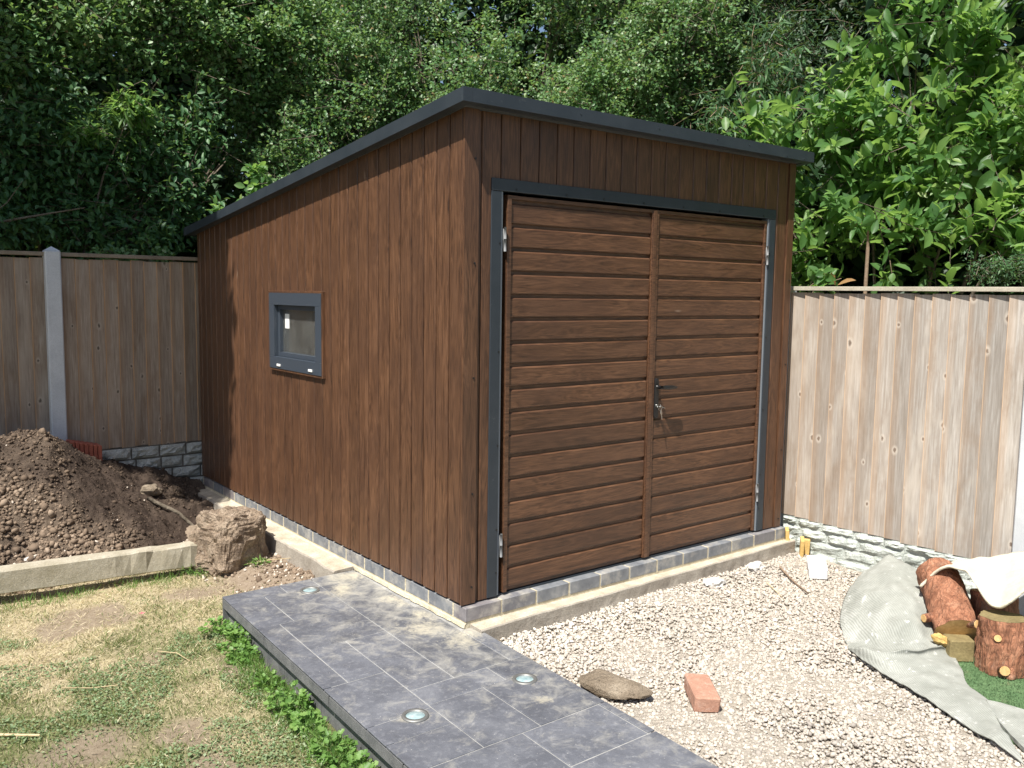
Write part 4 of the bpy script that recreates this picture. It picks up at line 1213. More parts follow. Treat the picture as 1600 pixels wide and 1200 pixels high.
mb = MB(); mb.cbox(-0.012, 0.012, -0.045, 0.045, 0, 0.13, 0.002)
tag(put(mb.build('wooden_peg', M['yellowwood']), (2.615, 0.005, -0.075), (0.05, -0.06, -0.9)), 'orange wooden peg standing behind the lower peg beside the brick plinth', 'wooden peg')
for (c, r, s, lab) in [((2.09, -0.118, -0.080), (0.080, 0.045, 0.036), 4, 'pale lump of rubble against the footing, nearest the white block'),
                       ((1.66, -0.160, -0.085), (0.085, 0.045, 0.036), 8, 'pale lump of rubble against the footing below the right door')]:
    tag(rock('rubble_lump', c, r, M['rubble'], 3, 0.25, 2.4, s, flat_faces=4), lab, 'rubble', 'pale rubble by the footing')
def stick(name, pts, r, mat, lab, cat='stick'):
    mb = MB(); n_ = len(pts)
    mb.tube(pts, [r * (1 - 0.35 * k / (n_ - 1)) for k in range(n_)], 6)
    return tag(mb.build(name, mat, None, True), lab, cat)
stick('stick', [(2.235, -0.205, -0.083), (2.14, -0.33, -0.088), (2.05, -0.45, -0.088), (1.945, -0.600, -0.082)], 0.0062, M['twig'], 'thin brown stick lying on the gravel in front of the white block')
stick('stick', [(1.93, -0.33, -0.088), (1.83, -0.48, -0.09), (1.77, -0.56, -0.09)], 0.003, M['straw'], 'thin pale stalk on the gravel right of the rubble')
stick('root', [(-0.36, 1.63, -0.155), (-0.30, 1.645, -0.148), (-0.23, 1.633, -0.140), (-0.16, 1.61, -0.128), (-0.10, 1.595, -0.113), (-0.045, 1.575, -0.10)], 0.0105, M['twig'], 'bent brown root lying beside the far end of the paving', 'root')
stick('stick', [(-2.25, 0.62, -0.172), (-1.9, 0.468, -0.172), (-1.775, 0.377, -0.174)], 0.0075, M['straw'], 'straight pale stick on the lawn at the left edge')
stick('stalk', [(-0.36, 1.86, -0.12), (-0.24, 1.80, -0.10), (-0.10, 1.72, -0.09)], 0.003, M['straw'], 'thin pale stalk beside the lump on the fallen post', 'stalk')
stick('stalk', [(-1.62, 0.78, -0.174), (-1.52, 0.69, -0.168), (-1.40, 0.66, -0.174)], 0.0025, M['straw'], 'curved dry stalk lying on the lawn near the stick', 'stalk')
stick('stalk', [(-1.165, 0.95, -0.176), (-1.10, 0.85, -0.168), (-1.075, 0.74, -0.176)], 0.0025, M['straw'], 'dry stalk lying in the middle of the lawn', 'stalk')
pk = []
for k in range(5):
    a = k * 1.257; pk.append(((0.0, 0.0, 0.004), (0.011 * math.cos(a - .4), 0.011 * math.sin(a - .4), 0.008), (0.018 * math.cos(a), 0.018 * math.sin(a), 0.010), (0.011 * math.cos(a + .4), 0.011 * math.sin(a + .4), 0.009)))
vs = [(p[0] - 1.095, p[1] + 1.47, p[2] - 0.166) for q in pk for p in q]
tag(mesh_obj('flower_head', vs, [(4 * k, 4 * k + 1, 4 * k + 2, 4 * k + 3) for k in range(5)], M['petal']), 'single pink flower head lying on the dry lawn', 'flower')

# ------------------------------------------------------------------ carpets
def loft(rows, res=(6, 6), wob=0.004, seed=0):
    """smooth sheet through rows of control points"""
    rows = [[Vector(p) for p in r] for r in rows]
    def cr(p0, p1, p2, p3, t):
        return 0.5 * ((2 * p1) + (p2 - p0) * t + (2 * p0 - 5 * p1 + 4 * p2 - p3) * t * t + (3 * p1 - p0 - 3 * p2 + p3) * t * t * t)
    def dense(r, m):
        out = []
        for i in range(len(r) - 1):
            for k in range(m):
                out.append(cr(r[max(i - 1, 0)], r[i], r[i + 1], r[min(i + 2, len(r) - 1)], k / m))
        out.append(r[-1]); return out
    R = [dense(r, res[0]) for r in rows]
    cols = list(zip(*R)); C = [dense(list(c), res[1]) for c in cols]
    G = list(zip(*C))
    vs = []; nu = len(G[0])
    for row in G:
        for p in row:
            nn = float(fbm(np.array([p.x * 9 + seed, p.y * 9, p.z * 9]), 3)) + 0.9 * (0.35 - abs(float(vnoise(np.array([p.x * 11 - p.y * 5, p.y * 7 + seed, 2.2])))))
            vs.append((p.x, p.y, p.z + nn * wob))
    fs = [(i * nu + j, i * nu + j + 1, (i + 1) * nu + j + 1, (i + 1) * nu + j) for i in range(len(G) - 1) for j in range(nu - 1)]
    return vs, fs
def sheet(name, vs, fs, mats, thick, parent=None):
    o = mesh_obj(name, vs, fs, mats, parent, True)
    s = o.modifiers.new('thickness', 'SOLIDIFY'); s.thickness = thick; s.offset = 0
    return o
T0 = [(2.264, -0.839, 0.120), (2.305, -0.868, 0.142), (2.307, -0.935, 0.129), (2.305, -1.000, 0.110), (2.297, -1.059, 0.101), (2.291, -1.120, 0.083)]
T00 = [(2.42, -0.80, 0.00), (2.45, -0.86, 0.02), (2.46, -0.94, 0.02), (2.45, -1.01, 0.0), (2.44, -1.08, 0.0), (2.42, -1.15, 0.0)]
T1 = [(2.080, -0.830, 0.067), (2.105, -0.907, 0.108), (2.098, -1.002, 0.124), (2.097, -1.091, 0.116), (2.100, -1.159, 0.106), (2.157, -1.207, 0.081)]
T2 = [(1.875, -0.869, 0.000), (1.860, -0.978, 0.052), (1.859, -1.100, 0.087), (1.859, -1.201, 0.099), (1.902, -1.262, 0.087), (1.981, -1.303, 0.053)]
T3 = [(1.710, -0.940, -0.065), (1.662, -1.064, -0.026), (1.652, -1.202, 0.025), (1.674, -1.294, 0.042), (1.741, -1.348, 0.031), (1.848, -1.384, -0.001)]
T4 = [(1.597, -1.023, -0.098), (1.542, -1.155, -0.081), (1.572, -1.252, -0.050), (1.612, -1.331, -0.027), (1.679, -1.383, -0.026), (1.761, -1.423, -0.039)]
T5 = [(1.470, -1.130, -0.100), (1.441, -1.231, -0.090), (1.487, -1.316, -0.077), (1.533, -1.375, -0.056), (1.600, -1.425, -0.042), (1.690, -1.455, -0.046)]
T6 = [(1.415, -1.172, -0.098), (1.400, -1.262, -0.092), (1.440, -1.352, -0.086), (1.500, -1.412, -0.080), (1.580, -1.450, -0.076), (1.690, -1.470, -0.076)]
F0 = [(1.385, -1.176, -0.066), (1.370, -1.285, -0.040), (1.423, -1.380, -0.026), (1.520, -1.440, -0.020), (1.690, -1.474, -0.034)]
F1 = [(1.361, -1.262, -0.085), (1.359, -1.387, -0.058), (1.475, -1.445, -0.058), (1.626, -1.474, -0.066), (1.757, -1.489, -0.080)]
F2 = [(1.286, -1.444, -0.088), (1.347, -1.514, -0.078), (1.443, -1.565, -0.072), (1.540, -1.590, -0.076), (1.618, -1.602, -0.086)]
F3 = [(1.217, -1.625, -0.088), (1.287, -1.657, -0.080), (1.375, -1.677, -0.077), (1.432, -1.689, -0.080), (1.479, -1.694, -0.086)]
F4 = [(1.120, -1.830, -0.088), (1.192, -1.834, -0.082), (1.270, -1.831, -0.080), (1.327, -1.831, -0.080), (1.391, -1.824, -0.086)]
F5 = [(1.045, -2.008, -0.088), (1.075, -1.999, -0.083), (1.118, -1.985, -0.082), (1.162, -1.967, -0.083), (1.217, -1.939, -0.086)]
F6 = [(0.990, -2.120, -0.088), (1.016, -2.100, -0.084), (1.047, -2.079, -0.084), (1.065, -2.058, -0.084), (1.100, -2.030, -0.088)]
gc = empty('grey_carpet', (1.7, -1.2, -0.1), 'old grey carpet backing humped over a pile and folded out across the gravel', 'carpet')
v_, f_ = loft([T00, T0, T1, T2, T3, T4, T5, T6], (9, 8), 0.016, 3)
sheet('carpet_hump', v_, f_, M['carpet_grey'], 0.006, gc)
v_, f_ = loft([F0, F1, F2, F3, F4, F5, F6], (9, 9), 0.010, 8)
sheet('carpet_flap', v_, f_, M['carpet_grey'], 0.006, gc)
SC = [(1.391, -1.809), (1.402, -1.860), (1.423, -1.945), (1.461, -2.027), (1.52, -2.12), (1.30, -2.28), (1.105, -2.161), (1.062, -2.113), (1.163, -1.999), (1.235, -1.926)]
mb = MB(); mb.prism(SC[::-1], -0.098, lambda x, y: -0.080 + 0.004 * math.sin(x * 30) * math.cos(y * 25))
tag(mb.build('carpet_scrap', M['carpet_grey']), 'flat grey carpet scrap on the green turf at the right edge', 'carpet')
GR = [(1.705, -1.500), (2.30, -1.60), (2.55, -2.0), (1.42, -2.42), (1.12, -2.10), (1.16, -1.97), (1.33, -1.78), (1.50, -1.62)]
mb = MB(); mb.prism(GR[::-1], -0.112, -0.0995)
turf = mb.build('artificial_turf', M['turf']); tag(turf, 'patch of bright green artificial turf under the logs', 'artificial turf')

# logs
def log(lab, a, b, r0, r1, knots, mat=None, bend=0.0, seed=1):
    a, b = Vector(a), Vector(b)
    root = empty('log', a, lab, 'log')
    n, s = 34, 44
    d = (b - a).normalized(); u = d.cross(Vector((0.2, 0.9, 0.1))).normalized(); w = d.cross(u)
    vs = []; fs = []
    for i in range(n + 1):
        t_ = i / n; p = a + (b - a) * t_ + w * bend * math.sin(math.pi * t_)
        for k in range(s):
            an = 2 * math.pi * k / s
            r = (r0 + (r1 - r0) * t_)
            q = u * math.cos(an) + w * math.sin(an)
            pp = p + q * r
            nn = float(fbm(np.array([q.x * 3 + seed, q.y * 3, t_ * 3 + q.z * 3]), 4, 0.6))
            rg = abs(float(vnoise(np.array([k * 0.55 + seed, t_ * 5.0, seed * 1.7]))))
            edge_ = 1.0 if 0 < i < n else 0.0
            vs.append(p + q * r * (1 + 0.09 * nn + edge_ * (0.045 * (0.5 - rg) + random.uniform(-0.008, 0.008))))
    for i in range(n):
        for k in range(s):
            k2 = (k + 1) % s; fs.append((i * s + k, i * s + k2, (i + 1) * s + k2, (i + 1) * s + k))
    mesh_obj('bark', vs, fs, mat or M['logbark'], root, True)
    for i, off in ((0, -0.001), (n, 0.001)):
        endm = M['olive'] if 'upright' in lab or 'dark' in lab else M['cut']  # dark olive end carries the carpet's shade in its colour
        ring = vs[i * s:(i + 1) * s]; c = sum(ring, Vector()) / s
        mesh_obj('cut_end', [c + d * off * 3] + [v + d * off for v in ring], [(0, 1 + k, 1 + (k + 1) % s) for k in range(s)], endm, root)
    for (p, dirv, kr_, L) in knots:
        p, dirv = Vector(p), Vector(dirv).normalized()
        mb = MB(); mb.tube([p - dirv * 0.05, p, p + dirv * L], [kr_ * 1.35, kr_ * 1.2, kr_], 10); mb.build('branch_stub', mat or M['logbark'], root, True)
        mb = MB(); mb.tube([p + dirv * (L - 0.002), p + dirv * (L + 0.0025)], [kr_ * 0.93, kr_ * 0.90], 12); mb.build('stub_cut', M['cut'], root)
    return root
log('reddish bark log tilted up under the cream carpet with two sawn stubs', (1.795, -1.490, 0.010), (2.03, -1.265, 0.205), 0.094, 0.098,
    [((1.78, -1.385, 0.060), (-0.80, 0.35, -0.05), 0.020, 0.055), ((1.815, -1.535, 0.070), (-0.25, -0.85, 0.15), 0.021, 0.045)], None, 0.008, 4)
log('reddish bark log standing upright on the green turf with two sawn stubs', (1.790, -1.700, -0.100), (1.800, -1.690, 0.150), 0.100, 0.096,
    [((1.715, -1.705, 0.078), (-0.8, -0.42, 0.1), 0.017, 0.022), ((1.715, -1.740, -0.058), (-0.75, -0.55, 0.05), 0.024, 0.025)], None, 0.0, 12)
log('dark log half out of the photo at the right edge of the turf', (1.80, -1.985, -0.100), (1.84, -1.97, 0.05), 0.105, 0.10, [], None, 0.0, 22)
log('log end hidden in shade beneath the cream carpet', (2.02, -1.57, -0.10), (2.06, -1.54, 0.17), 0.10, 0.10, [], None, 0.0, 32)
mb = MB(); mb.cbox(-0.055, 0.055, -0.05, 0.05, 0, 0.105, 0.006, 0.004)
tag(put(mb.build('wood_block', M['olive']), (1.770, -1.515, -0.100), (0, 0, -0.75)), 'olive brown wood block propping the tilted log', 'wood block')
tag(rock('wood_chunk', (1.715, -1.462, -0.020), (0.050, 0.022, 0.030), M['yellowwood'], 3, 0.2, 2.6, 2, flat_faces=4, rot=(0.3, 0.5, -0.7)), 'split yellow wood chunk between the grey carpet and the wood block', 'wood chunk')
CN = [(1.880, -1.262, 0.150), (1.896, -1.306, 0.203), (1.887, -1.355, 0.263), (1.887, -1.415, 0.294), (1.880, -1.473, 0.298), (1.830, -1.539, 0.269), (1.796, -1.609, 0.216), (1.784, -1.666, 0.196), (1.784, -1.724, 0.243), (1.806, -1.796, 0.309), (1.83, -1.90, 0.33)]
CB = [(2.10, -1.19, 0.12), (2.112, -1.224, 0.166), (2.205, -1.231, 0.188), (2.271, -1.255, 0.199), (2.324, -1.296, 0.210), (2.357, -1.345, 0.227), (2.411, -1.385, 0.238), (2.464, -1.426, 0.249), (2.478, -1.496, 0.278), (2.555, -1.616, 0.311), (2.6, -1.75, 0.33)]
CMID = [tuple((Vector(a) + Vector(b)) / 2 + Vector((0, 0, 0.004))) for a, b in zip(CN, CB)]
v_, f_ = loft([CN, CMID, CB], (6, 10), 0.012, 5)
cc = sheet('cream_carpet', v_, f_, M['carpet_cream'], 0.013)
tag(cc, 'thick cream carpet offcut draped over the logs by the right fence', 'carpet')

# ================================================================== VEGETATION
def unit(a): return a / np.maximum(np.linalg.norm(a, axis=-1, keepdims=True), 1e-9)
def leaf_mesh(name, pos, axis, nrm, L, Wd, mat, parent=None, tint=None, shape='small', fold=0.18):
    n = len(pos)
    axis = unit(axis); side = unit(np.cross(nrm, axis)); nn = np.cross(axis, side)
    L = L[:, None]; Wd = Wd[:, None]
    if shape == 'small':
        pts = [pos, pos + axis * L * .45 + side * Wd * .5 + nn * Wd * fold, pos + axis * L, pos + axis * L * .45 - side * Wd * .5 + nn * Wd * fold]
        V = np.stack(pts, 1); k = 4
        F = np.array([[0, 1, 2], [0, 2, 3]])
    elif shape == 'lobed':
        pts = [pos, pos + axis * L * .35 + side * Wd * .5, pos + axis * L * .52 + side * Wd * .27, pos + axis * L * .78 + side * Wd * .42, pos + axis * L,
               pos + axis * L * .78 - side * Wd * .42, pos + axis * L * .52 - side * Wd * .27, pos + axis * L * .35 - side * Wd * .5]
        pts = [p + nn * Wd * f for p, f in zip(pts, (0, .12, .02, .1, -.05, .1, .02, .12))]
        V = np.stack(pts, 1); k = 8
        F = np.array([[0, 1, 2], [0, 2, 4], [2, 3, 4], [0, 4, 6], [4, 5, 6], [0, 6, 7]])
    else:  # broad leaf, curved along its length and folded on the midrib
        pts = [pos, pos + axis * L * .5 - nn * L * .02, pos + axis * L - nn * L * .16]
        for sg in (1, -1):
            pts += [pos + axis * L * .25 + side * sg * Wd * .36 + nn * Wd * fold * .7, pos + axis * L * .55 + side * sg * Wd * .5 + nn * (Wd * fold - L * .02), pos + axis * L * .80 + side * sg * Wd * .33 + nn * (Wd * fold * .7 - L * .07)]
        V = np.stack(pts, 1); k = 9
        F = np.array([[0, 3, 1], [3, 4, 1], [4, 5, 1], [5, 2, 1], [0, 1, 6], [6, 1, 7], [7, 1, 8], [8, 1, 2]])
    F = (F[None] + (np.arange(n) * k)[:, None, None]).reshape(-1, 3)
    return np_mesh(name, V.reshape(-1, 3), F, mat, parent, shape != 'small', {'tint': np.repeat(rng.random(n) if tint is None else tint, k)})

def twigs_mesh(name, P0, P1, P2, r, mat, parent=None):
    """three-point, three-sided twigs"""
    n = len(P0)
    d = unit(P2 - P0); a = unit(np.cross(d, np.array([0.3, 0.2, 1.0]))); b = np.cross(d, a)
    V = []
    for p, rr in ((P0, 1.0), (P1, 0.75), (P2, 0.3)):
        for k in range(3):
            an = 2 * np.pi * k / 3
            V.append(p + (a * math.cos(an) + b * math.sin(an)) * (r * rr)[:, None])
    V = np.stack(V, 1)
    F = []
    for i in range(2):
        for k in range(3): F.append([i * 3 + k, i * 3 + (k + 1) % 3, i * 3 + 3 + (k + 1) % 3, i * 3 + 3 + k])
    F = (np.array(F)[None] + (np.arange(n) * 9)[:, None, None]).reshape(-1, 4)
    return tag(np_mesh(name, V.reshape(-1, 3), F, mat, parent, True), kind='stuff')

def sprays(blobs, length, droop, per_blob_scale=1.0, gap=-0.22):
    """start, control and end of leafy shoots growing out of ellipsoid lobes"""
    A, B, Cc, BI = [], [], [], []
    for bi, (c, r, n) in enumerate(blobs):
        n = int(n * per_blob_scale)
        d = unit(rng.normal(size=(n, 3)))
        rad = rng.uniform(0.35, 1.0, n) ** 0.6
        tip = np.array(c) + d * np.array(r) * rad[:, None] * (1 + 0.30 * fbm(d * 2.2 + bi * 5.1, 3)[:, None])
        L = length * rng.uniform(0.6, 1.35, n)
        out = unit(d * np.array([1, 1, 0.55]) + rng.normal(0, 0.42, (n, 3)))
        start = tip - out * L[:, None]
        mid = (start + tip) / 2 + np.array([0, 0, 1.0]) * (L * droop)[:, None]
        keep = fbm(tip * 1.5 + 3.3, 3, 0.55) > gap
        A.append(start[keep]); B.append(mid[keep]); Cc.append(tip[keep])
    return np.concatenate(A), np.concatenate(B), np.concatenate(Cc)
def along(A, B, C, t):
    t = t[..., None]
    return (1 - t) ** 2 * A[:, None] + 2 * t * (1 - t) * B[:, None] + t ** 2 * C[:, None]

def limbs(root, base, tops, r0, mat):
    mb = MB()
    base = Vector(base)
    fork = base + Vector((0, 0, 1)) * max(0.5, 0.35 * (min(t[2] for t in tops) - base.z)) + Vector((random.uniform(-.1, .1), random.uniform(-.1, .1), 0))
    mb.tube([base, (base + fork) / 2 + Vector((0.04, -0.03, 0)), fork], [r0 * 1.25, r0, r0 * 0.85], 9)
    for tp in tops:
        tp = Vector(tp); m1 = fork.lerp(tp, 0.35) + Vector((random.uniform(-.12, .12), random.uniform(-.12, .12), 0.12)); m2 = fork.lerp(tp, 0.7) + Vector((random.uniform(-.1, .1), random.uniform(-.1, .1), 0.08))
        mb.tube([fork, m1, m2, tp], [r0 * 0.6, r0 * 0.45, r0 * 0.28, r0 * 0.10], 7)
        for _ in range(3):
            e = tp + Vector((random.uniform(-.5, .5), random.uniform(-.5, .5), random.uniform(-.3, .4)))
            mb.tube([m2, m2.lerp(e, 0.5) + Vector((0, 0, .06)), e], [r0 * 0.2, r0 * 0.12, r0 * 0.05], 5)
    return mb.build('trunk', mat, root, True)

def leafy(root, blobs, length, droop, per, leafL, leafW, mat, scatter, shape='small', twig_r=0.003, twig_mat=None, up=0.75, tint_shift=None, name='crown', hang=0.0, clusters=None, gap=-0.22):
    A, B, C = sprays(blobs, length, droop, 1.0, gap)
    n = len(A)
    t = rng.uniform(0.15, 1.03, (n, per))
    if clusters:                                            # leaves sit in small tufts along the shoot
        cc_ = (np.arange(clusters) + 0.5) / clusters
        t = cc_[rng.integers(0, clusters, (n, per))] + rng.normal(0, 0.025, (n, per))
        t = 0.15 + 0.88 * t
    P = along(A, B, C, t)
    dirs = unit(along(A, B, C, np.minimum(t + 0.06, 1.1)) - P)
    P = P + rng.normal(0, scatter, (n, per, 3))
    ax = unit(dirs * 0.6 + rng.normal(0, 0.65, (n, per, 3)) + np.array([0, 0, -hang]))
    nr = unit(np.array([0, 0, up]) + rng.normal(0, 0.46, (n, per, 3)) + np.array([-0.32, -0.28, 0]))
    P = P.reshape(-1, 3); ax = ax.reshape(-1, 3); nr = nr.reshape(-1, 3)
    m = len(P)
    tint = np.clip(np.repeat(rng.normal(0.45, 0.16, n), per) + rng.normal(0, 0.16, m) + np.repeat(np.tile(0, n), per) + 0.25 * (t.reshape(-1) - 0.5), 0, 1)
    odd = rng.random(m) < 0.006
    tint[odd] = 1.0
    Ls = leafL * rng.uniform(0.65, 1.3, m); Ws = leafW * rng.uniform(0.7, 1.25, m)
    o = leaf_mesh(name, P, ax, nr, Ls, Ws, mat, root, tint, shape)
    if twig_mat is not None:
        twigs_mesh('twigs', A, B, C, np.full(n, twig_r), twig_mat, root)
    return o

# hawthorn behind the shed, filling the middle of the picture
r = empty('tree', (3.6, 4.2, -0.2), 'hawthorn tree with small bright leaves spreading behind the shed roof', 'tree')
hb = [((2.0, 4.9, 3.3), (0.95, .7, 1.15), 760), ((3.2, 4.3, 3.2), (0.9, .75, 1.2), 800), ((3.9, 3.3, 3.2), (.8, .8, 1.15), 800), ((4.1, 2.4, 3.9), (.65, .6, .65), 420),
      ((2.4, 5.2, 5.0), (1.3, .9, 1.0), 330), ((4.0, 4.0, 4.9), (1.1, 1.0, .9), 360), ((4.4, 2.6, 4.9), (.8, .8, .7), 200), ((1.35, 4.75, 2.6), (.55, .45, .75), 260), ((3.0, 3.95, 2.2), (.8, .35, .5), 240), ((3.7, 2.75, 2.5), (.45, .5, .5), 160)]
leafy(r, hb, 0.55, 0.10, 38, 0.040, 0.031, M['haw'], 0.035, twig_r=0.0030, twig_mat=M['bark'], clusters=8, gap=-0.34)
limbs(r, (3.9, 4.9, -0.3), [(b[0][0] + .3, b[0][1] + .3, b[0][2]) for b in hb[:7]], 0.06, M['bark'])
r = empty('tree', (0.3, 5.6, -0.2), 'leafy tree with sunlit upper branches at the top left', 'tree')
hb = [((-1.0, 4.8, 3.75), (.85, .5, .60), 430), ((0.1, 4.9, 4.0), (.9, .55, .65), 420), ((1.0, 5.1, 4.1), (.8, .6, .8), 400), ((-0.6, 6.6, 5.6), (1.8, 1.0, 1.0), 420), ((1.0, 6.6, 5.6), (1.4, 1.0, .9), 300), ((1.15, 5.3, 3.2), (.40, .4, .7), 150), ((-2.4, 5.2, 4.4), (1.0, .8, 1.0), 240)]
leafy(r, hb, 0.55, 0.06, 44, 0.048, 0.036, M['haw'], 0.05, twig_r=0.003, twig_mat=M['bark'], clusters=7, gap=-0.75)
limbs(r, (0.3, 6.9, -0.3), [(b[0][0], max(b[0][1], 5.6) + .5, b[0][2]) for b in hb[3:]], 0.07, M['bark'])
# elder in the shade over the left fence
r = empty('shrub', (-1.0, 4.7, -0.2), 'shaded elder shrub hanging over the brown left fence', 'shrub')
hb = [((-1.8, 4.65, 2.5), (.8, .45, .75), 190), ((-0.9, 4.7, 2.65), (.75, .45, .75), 210), ((-0.1, 4.7, 2.45), (.6, .4, .6), 150), ((-0.5, 4.55, 2.05), (.7, .3, .35), 100), ((-1.6, 4.4, 2.1), (.6, .25, .35), 80), ((0.28, 4.75, 3.0), (.35, .3, .4), 50)]
leafy(r, hb, 0.50, 0.12, 30, 0.070, 0.031, M['elder'], 0.06, 'broad', 0.003, M['bark'], 0.9, hang=0.25)
limbs(r, (-0.9, 4.9, -0.3), [b[0] for b in hb[:4]], 0.05, M['bark'])
r = empty('sapling', (-0.35, 4.45, 0.5), 'slender sapling shoot with long pale leaves catching the sun above the elder', 'sapling')
hb = [((-0.30, 4.42, 3.02), (.30, .22, .10), 34), ((-0.62, 4.42, 2.82), (.22, .2, .10), 18)]
leafy(r, hb, 0.30, 0.12, 16, 0.095, 0.026, M['bigleaf'], 0.02, 'broad', 0.003, M['bark'], 1.2, hang=0.15)
mb = MB(); mb.tube([(-0.9, 4.6, 0.2), (-0.75, 4.55, 1.5), (-0.5, 4.48, 2.5), (-0.30, 4.42, 3.0)], [0.016, 0.012, 0.008, 0.004], 6); mb.build('stem', M['bark'], r, True)
mb = MB(); mb.tube([(-2.0, 4.25, 1.75), (-1.45, 4.2, 2.02), (-1.05, 4.18, 2.12), (-0.72, 4.15, 2.20)], [0.013, 0.010, 0.008, 0.004], 6)
mb.tube([(-1.45, 4.2, 2.02), (-1.25, 4.15, 2.20), (-1.15, 4.12, 2.36)], [0.006, 0.004, 0.002], 5)
tag(mb.build('bare_branch', M['bark'], None, True), 'bare dead branch slanting in front of the elder above the left fence', 'branch')
# ivy over the fence tops
r = empty('plant', (-0.25, 4.0, 1.6), 'small leafy tuft peeping over the fence beside the shed corner', 'plant')
leafy(r, [((-0.12, 3.98, 1.83), (.20, .08, .10), 40), ((-0.55, 4.0, 1.82), (.22, .08, .09), 36)], 0.14, 0.05, 9, 0.045, 0.032, M['haw'], 0.02, 'lobed', 0.002, M['bark'])
r = empty('plant', (0.35, 4.2, 1.6), 'climbing shoots with rounder leaves rising over the low end of the shed roof', 'plant')
leafy(r, [((0.42, 4.05, 2.22), (.40, .12, .14), 40), ((0.66, 4.1, 2.45), (.16, .10, .22), 22), ((0.12, 3.98, 2.14), (.10, .08, .10), 14)], 0.18, 0.06, 8, 0.075, 0.055, M['bigleaf'], 0.02, 'broad', 0.002, M['bark'])
# evergreen and narrow-leaved bush in the corner
r = empty('tree', (5.6, 3.2, -0.2), 'dark evergreen tree standing in the shade behind the narrow leaved bush', 'tree')
hb = [((5.3, 3.3, 3.2), (.7, .9, 1.8), 330), ((5.2, 2.0, 3.4), (.7, .8, 1.6), 330), ((5.6, 2.6, 5.2), (1.0, 1.2, .9), 260), ((5.6, 1.0, 4.6), (.8, .8, 1.0), 200), ((5.0, 2.9, 4.9), (.8, .7, .6), 200)]
leafy(r, hb, 0.55, 0.05, 40, 0.075, 0.020, M['dark_leaf'], 0.045, twig_r=0.004, twig_mat=M['bark'], hang=0.5)
limbs(r, (5.6, 2.6, -0.3), [b[0] for b in hb], 0.13, M['bark'])
r = empty('bush', (3.7, 2.0, -0.2), 'bush with long narrow drooping leaves between the hawthorn and the broad leaved shrub', 'bush')
hb = [((3.75, 2.1, 2.45), (.5, .55, .55), 170), ((3.7, 1.45, 2.7), (.5, .5, .55), 190), ((3.3, 1.2, 2.55), (.25, .3, .3), 60), ((4.2, 1.5, 3.5), (.5, .5, .6), 120)]
leafy(r, hb, 0.45, 0.14, 26, 0.105, 0.020, M['willow'], 0.03, twig_r=0.0035, twig_mat=M['twig'], hang=0.6)
limbs(r, (4.0, 1.8, -0.3), [b[0] for b in hb], 0.04, M['twig'])
# broad-leaved shrub over the right fence: the foremost leaves are pieces of their own
bl = empty('shrub', (3.7, -0.2, -0.2), 'broad leaved shrub with large glossy leaves over the pale right fence', 'shrub')
blobs = [((3.50, .95, 2.45), (.50, .45, .75), 84), ((3.55, .25, 2.55), (.55, .50, .85), 100), ((3.55, -.45, 2.60), (.55, .55, .95), 110), ((3.55, -1.15, 2.65), (.55, .55, 1.0), 110), ((3.30, .45, 1.92), (.28, .45, .32), 44), ((3.25, -.30, 1.95), (.25, .45, .32), 46), ((3.25, -1.0, 1.98), (.25, .4, .34), 44), ((3.9, .0, 3.5), (.6, .9, .6), 50), ((3.9, -1.2, 3.6), (.6, .7, .6), 40), ((3.45, -1.9, 2.6), (.5, .5, .9), 40)]
A, B, C = sprays(blobs, 0.45, -0.06)
n = len(A)
per = 19
az = rng.uniform(0, 2 * np.pi, (n, 1)) + np.arange(per) * 2.399
tt = 1.0 - 0.042 * np.arange(per)[None, :] * rng.uniform(0.5, 1.5, (n, 1))
tt = np.clip(tt, 0.1, 1)
P = along(A, B, C, tt)
sd = unit(C - B)
a_ = unit(np.cross(sd, np.array([0.1, 0.2, 1.0]))); b_ = np.cross(sd, a_)
open_ = (0.55 + 0.9 * np.arange(per) / per)[None, :, None]
radial = a_[:, None] * np.cos(az)[..., None] + b_[:, None] * np.sin(az)[..., None]
ax = unit(radial * open_ + sd[:, None] * 0.55 + np.array([0, 0, 0.10]) + rng.normal(0, 0.18, (n, per, 3)))
nr = unit(sd[:, None] * 0.7 + np.array([-0.15, -0.1, 0.75]) + rng.normal(0, 0.25, (n, per, 3)))
Ls = (0.106 * rng.uniform(0.45, 1.30, (n, per)) * (0.6 + 0.6 * np.minimum(np.arange(per) / 5, 1))[None, :])
Ws = Ls * rng.uniform(0.40, 0.52, (n, per))
tint = np.clip(rng.normal(0.42, 0.16, (n, 1)) + rng.normal(0, 0.12, (n, per)) + 0.30 * (np.arange(per) < 4)[None, :], 0, 1)
P, ax, nr, Ls, Ws, tint = P.reshape(-1, 3), ax.reshape(-1, 3), nr.reshape(-1, 3), Ls.ravel(), Ws.ravel(), tint.ravel()
ok = ~((P[:, 0] < 2.74) & (P[:, 2] < 1.72))
P, ax, nr, Ls, Ws, tint = P[ok], ax[ok], nr[ok], Ls[ok], Ws[ok], tint[ok]
camp = np.array([-2.357, -3.351, 1.579])
RR = np.array(Rr)
q = (P - camp) @ RR.T
u_ = 800 + 1372 * q[:, 0] / q[:, 2]; v_ = 600 + 1372 * q[:, 1] / q[:, 2]
size = Ls / q[:, 2]
score = np.where((u_ > 1190) & (u_ < 1600) & (v_ > 0) & (v_ < 445), size + 0.02 * (6.5 - q[:, 2]), -1)
order = np.argsort(-score)[:290]
sel = np.zeros(len(P), bool); sel[order] = True
proto = []
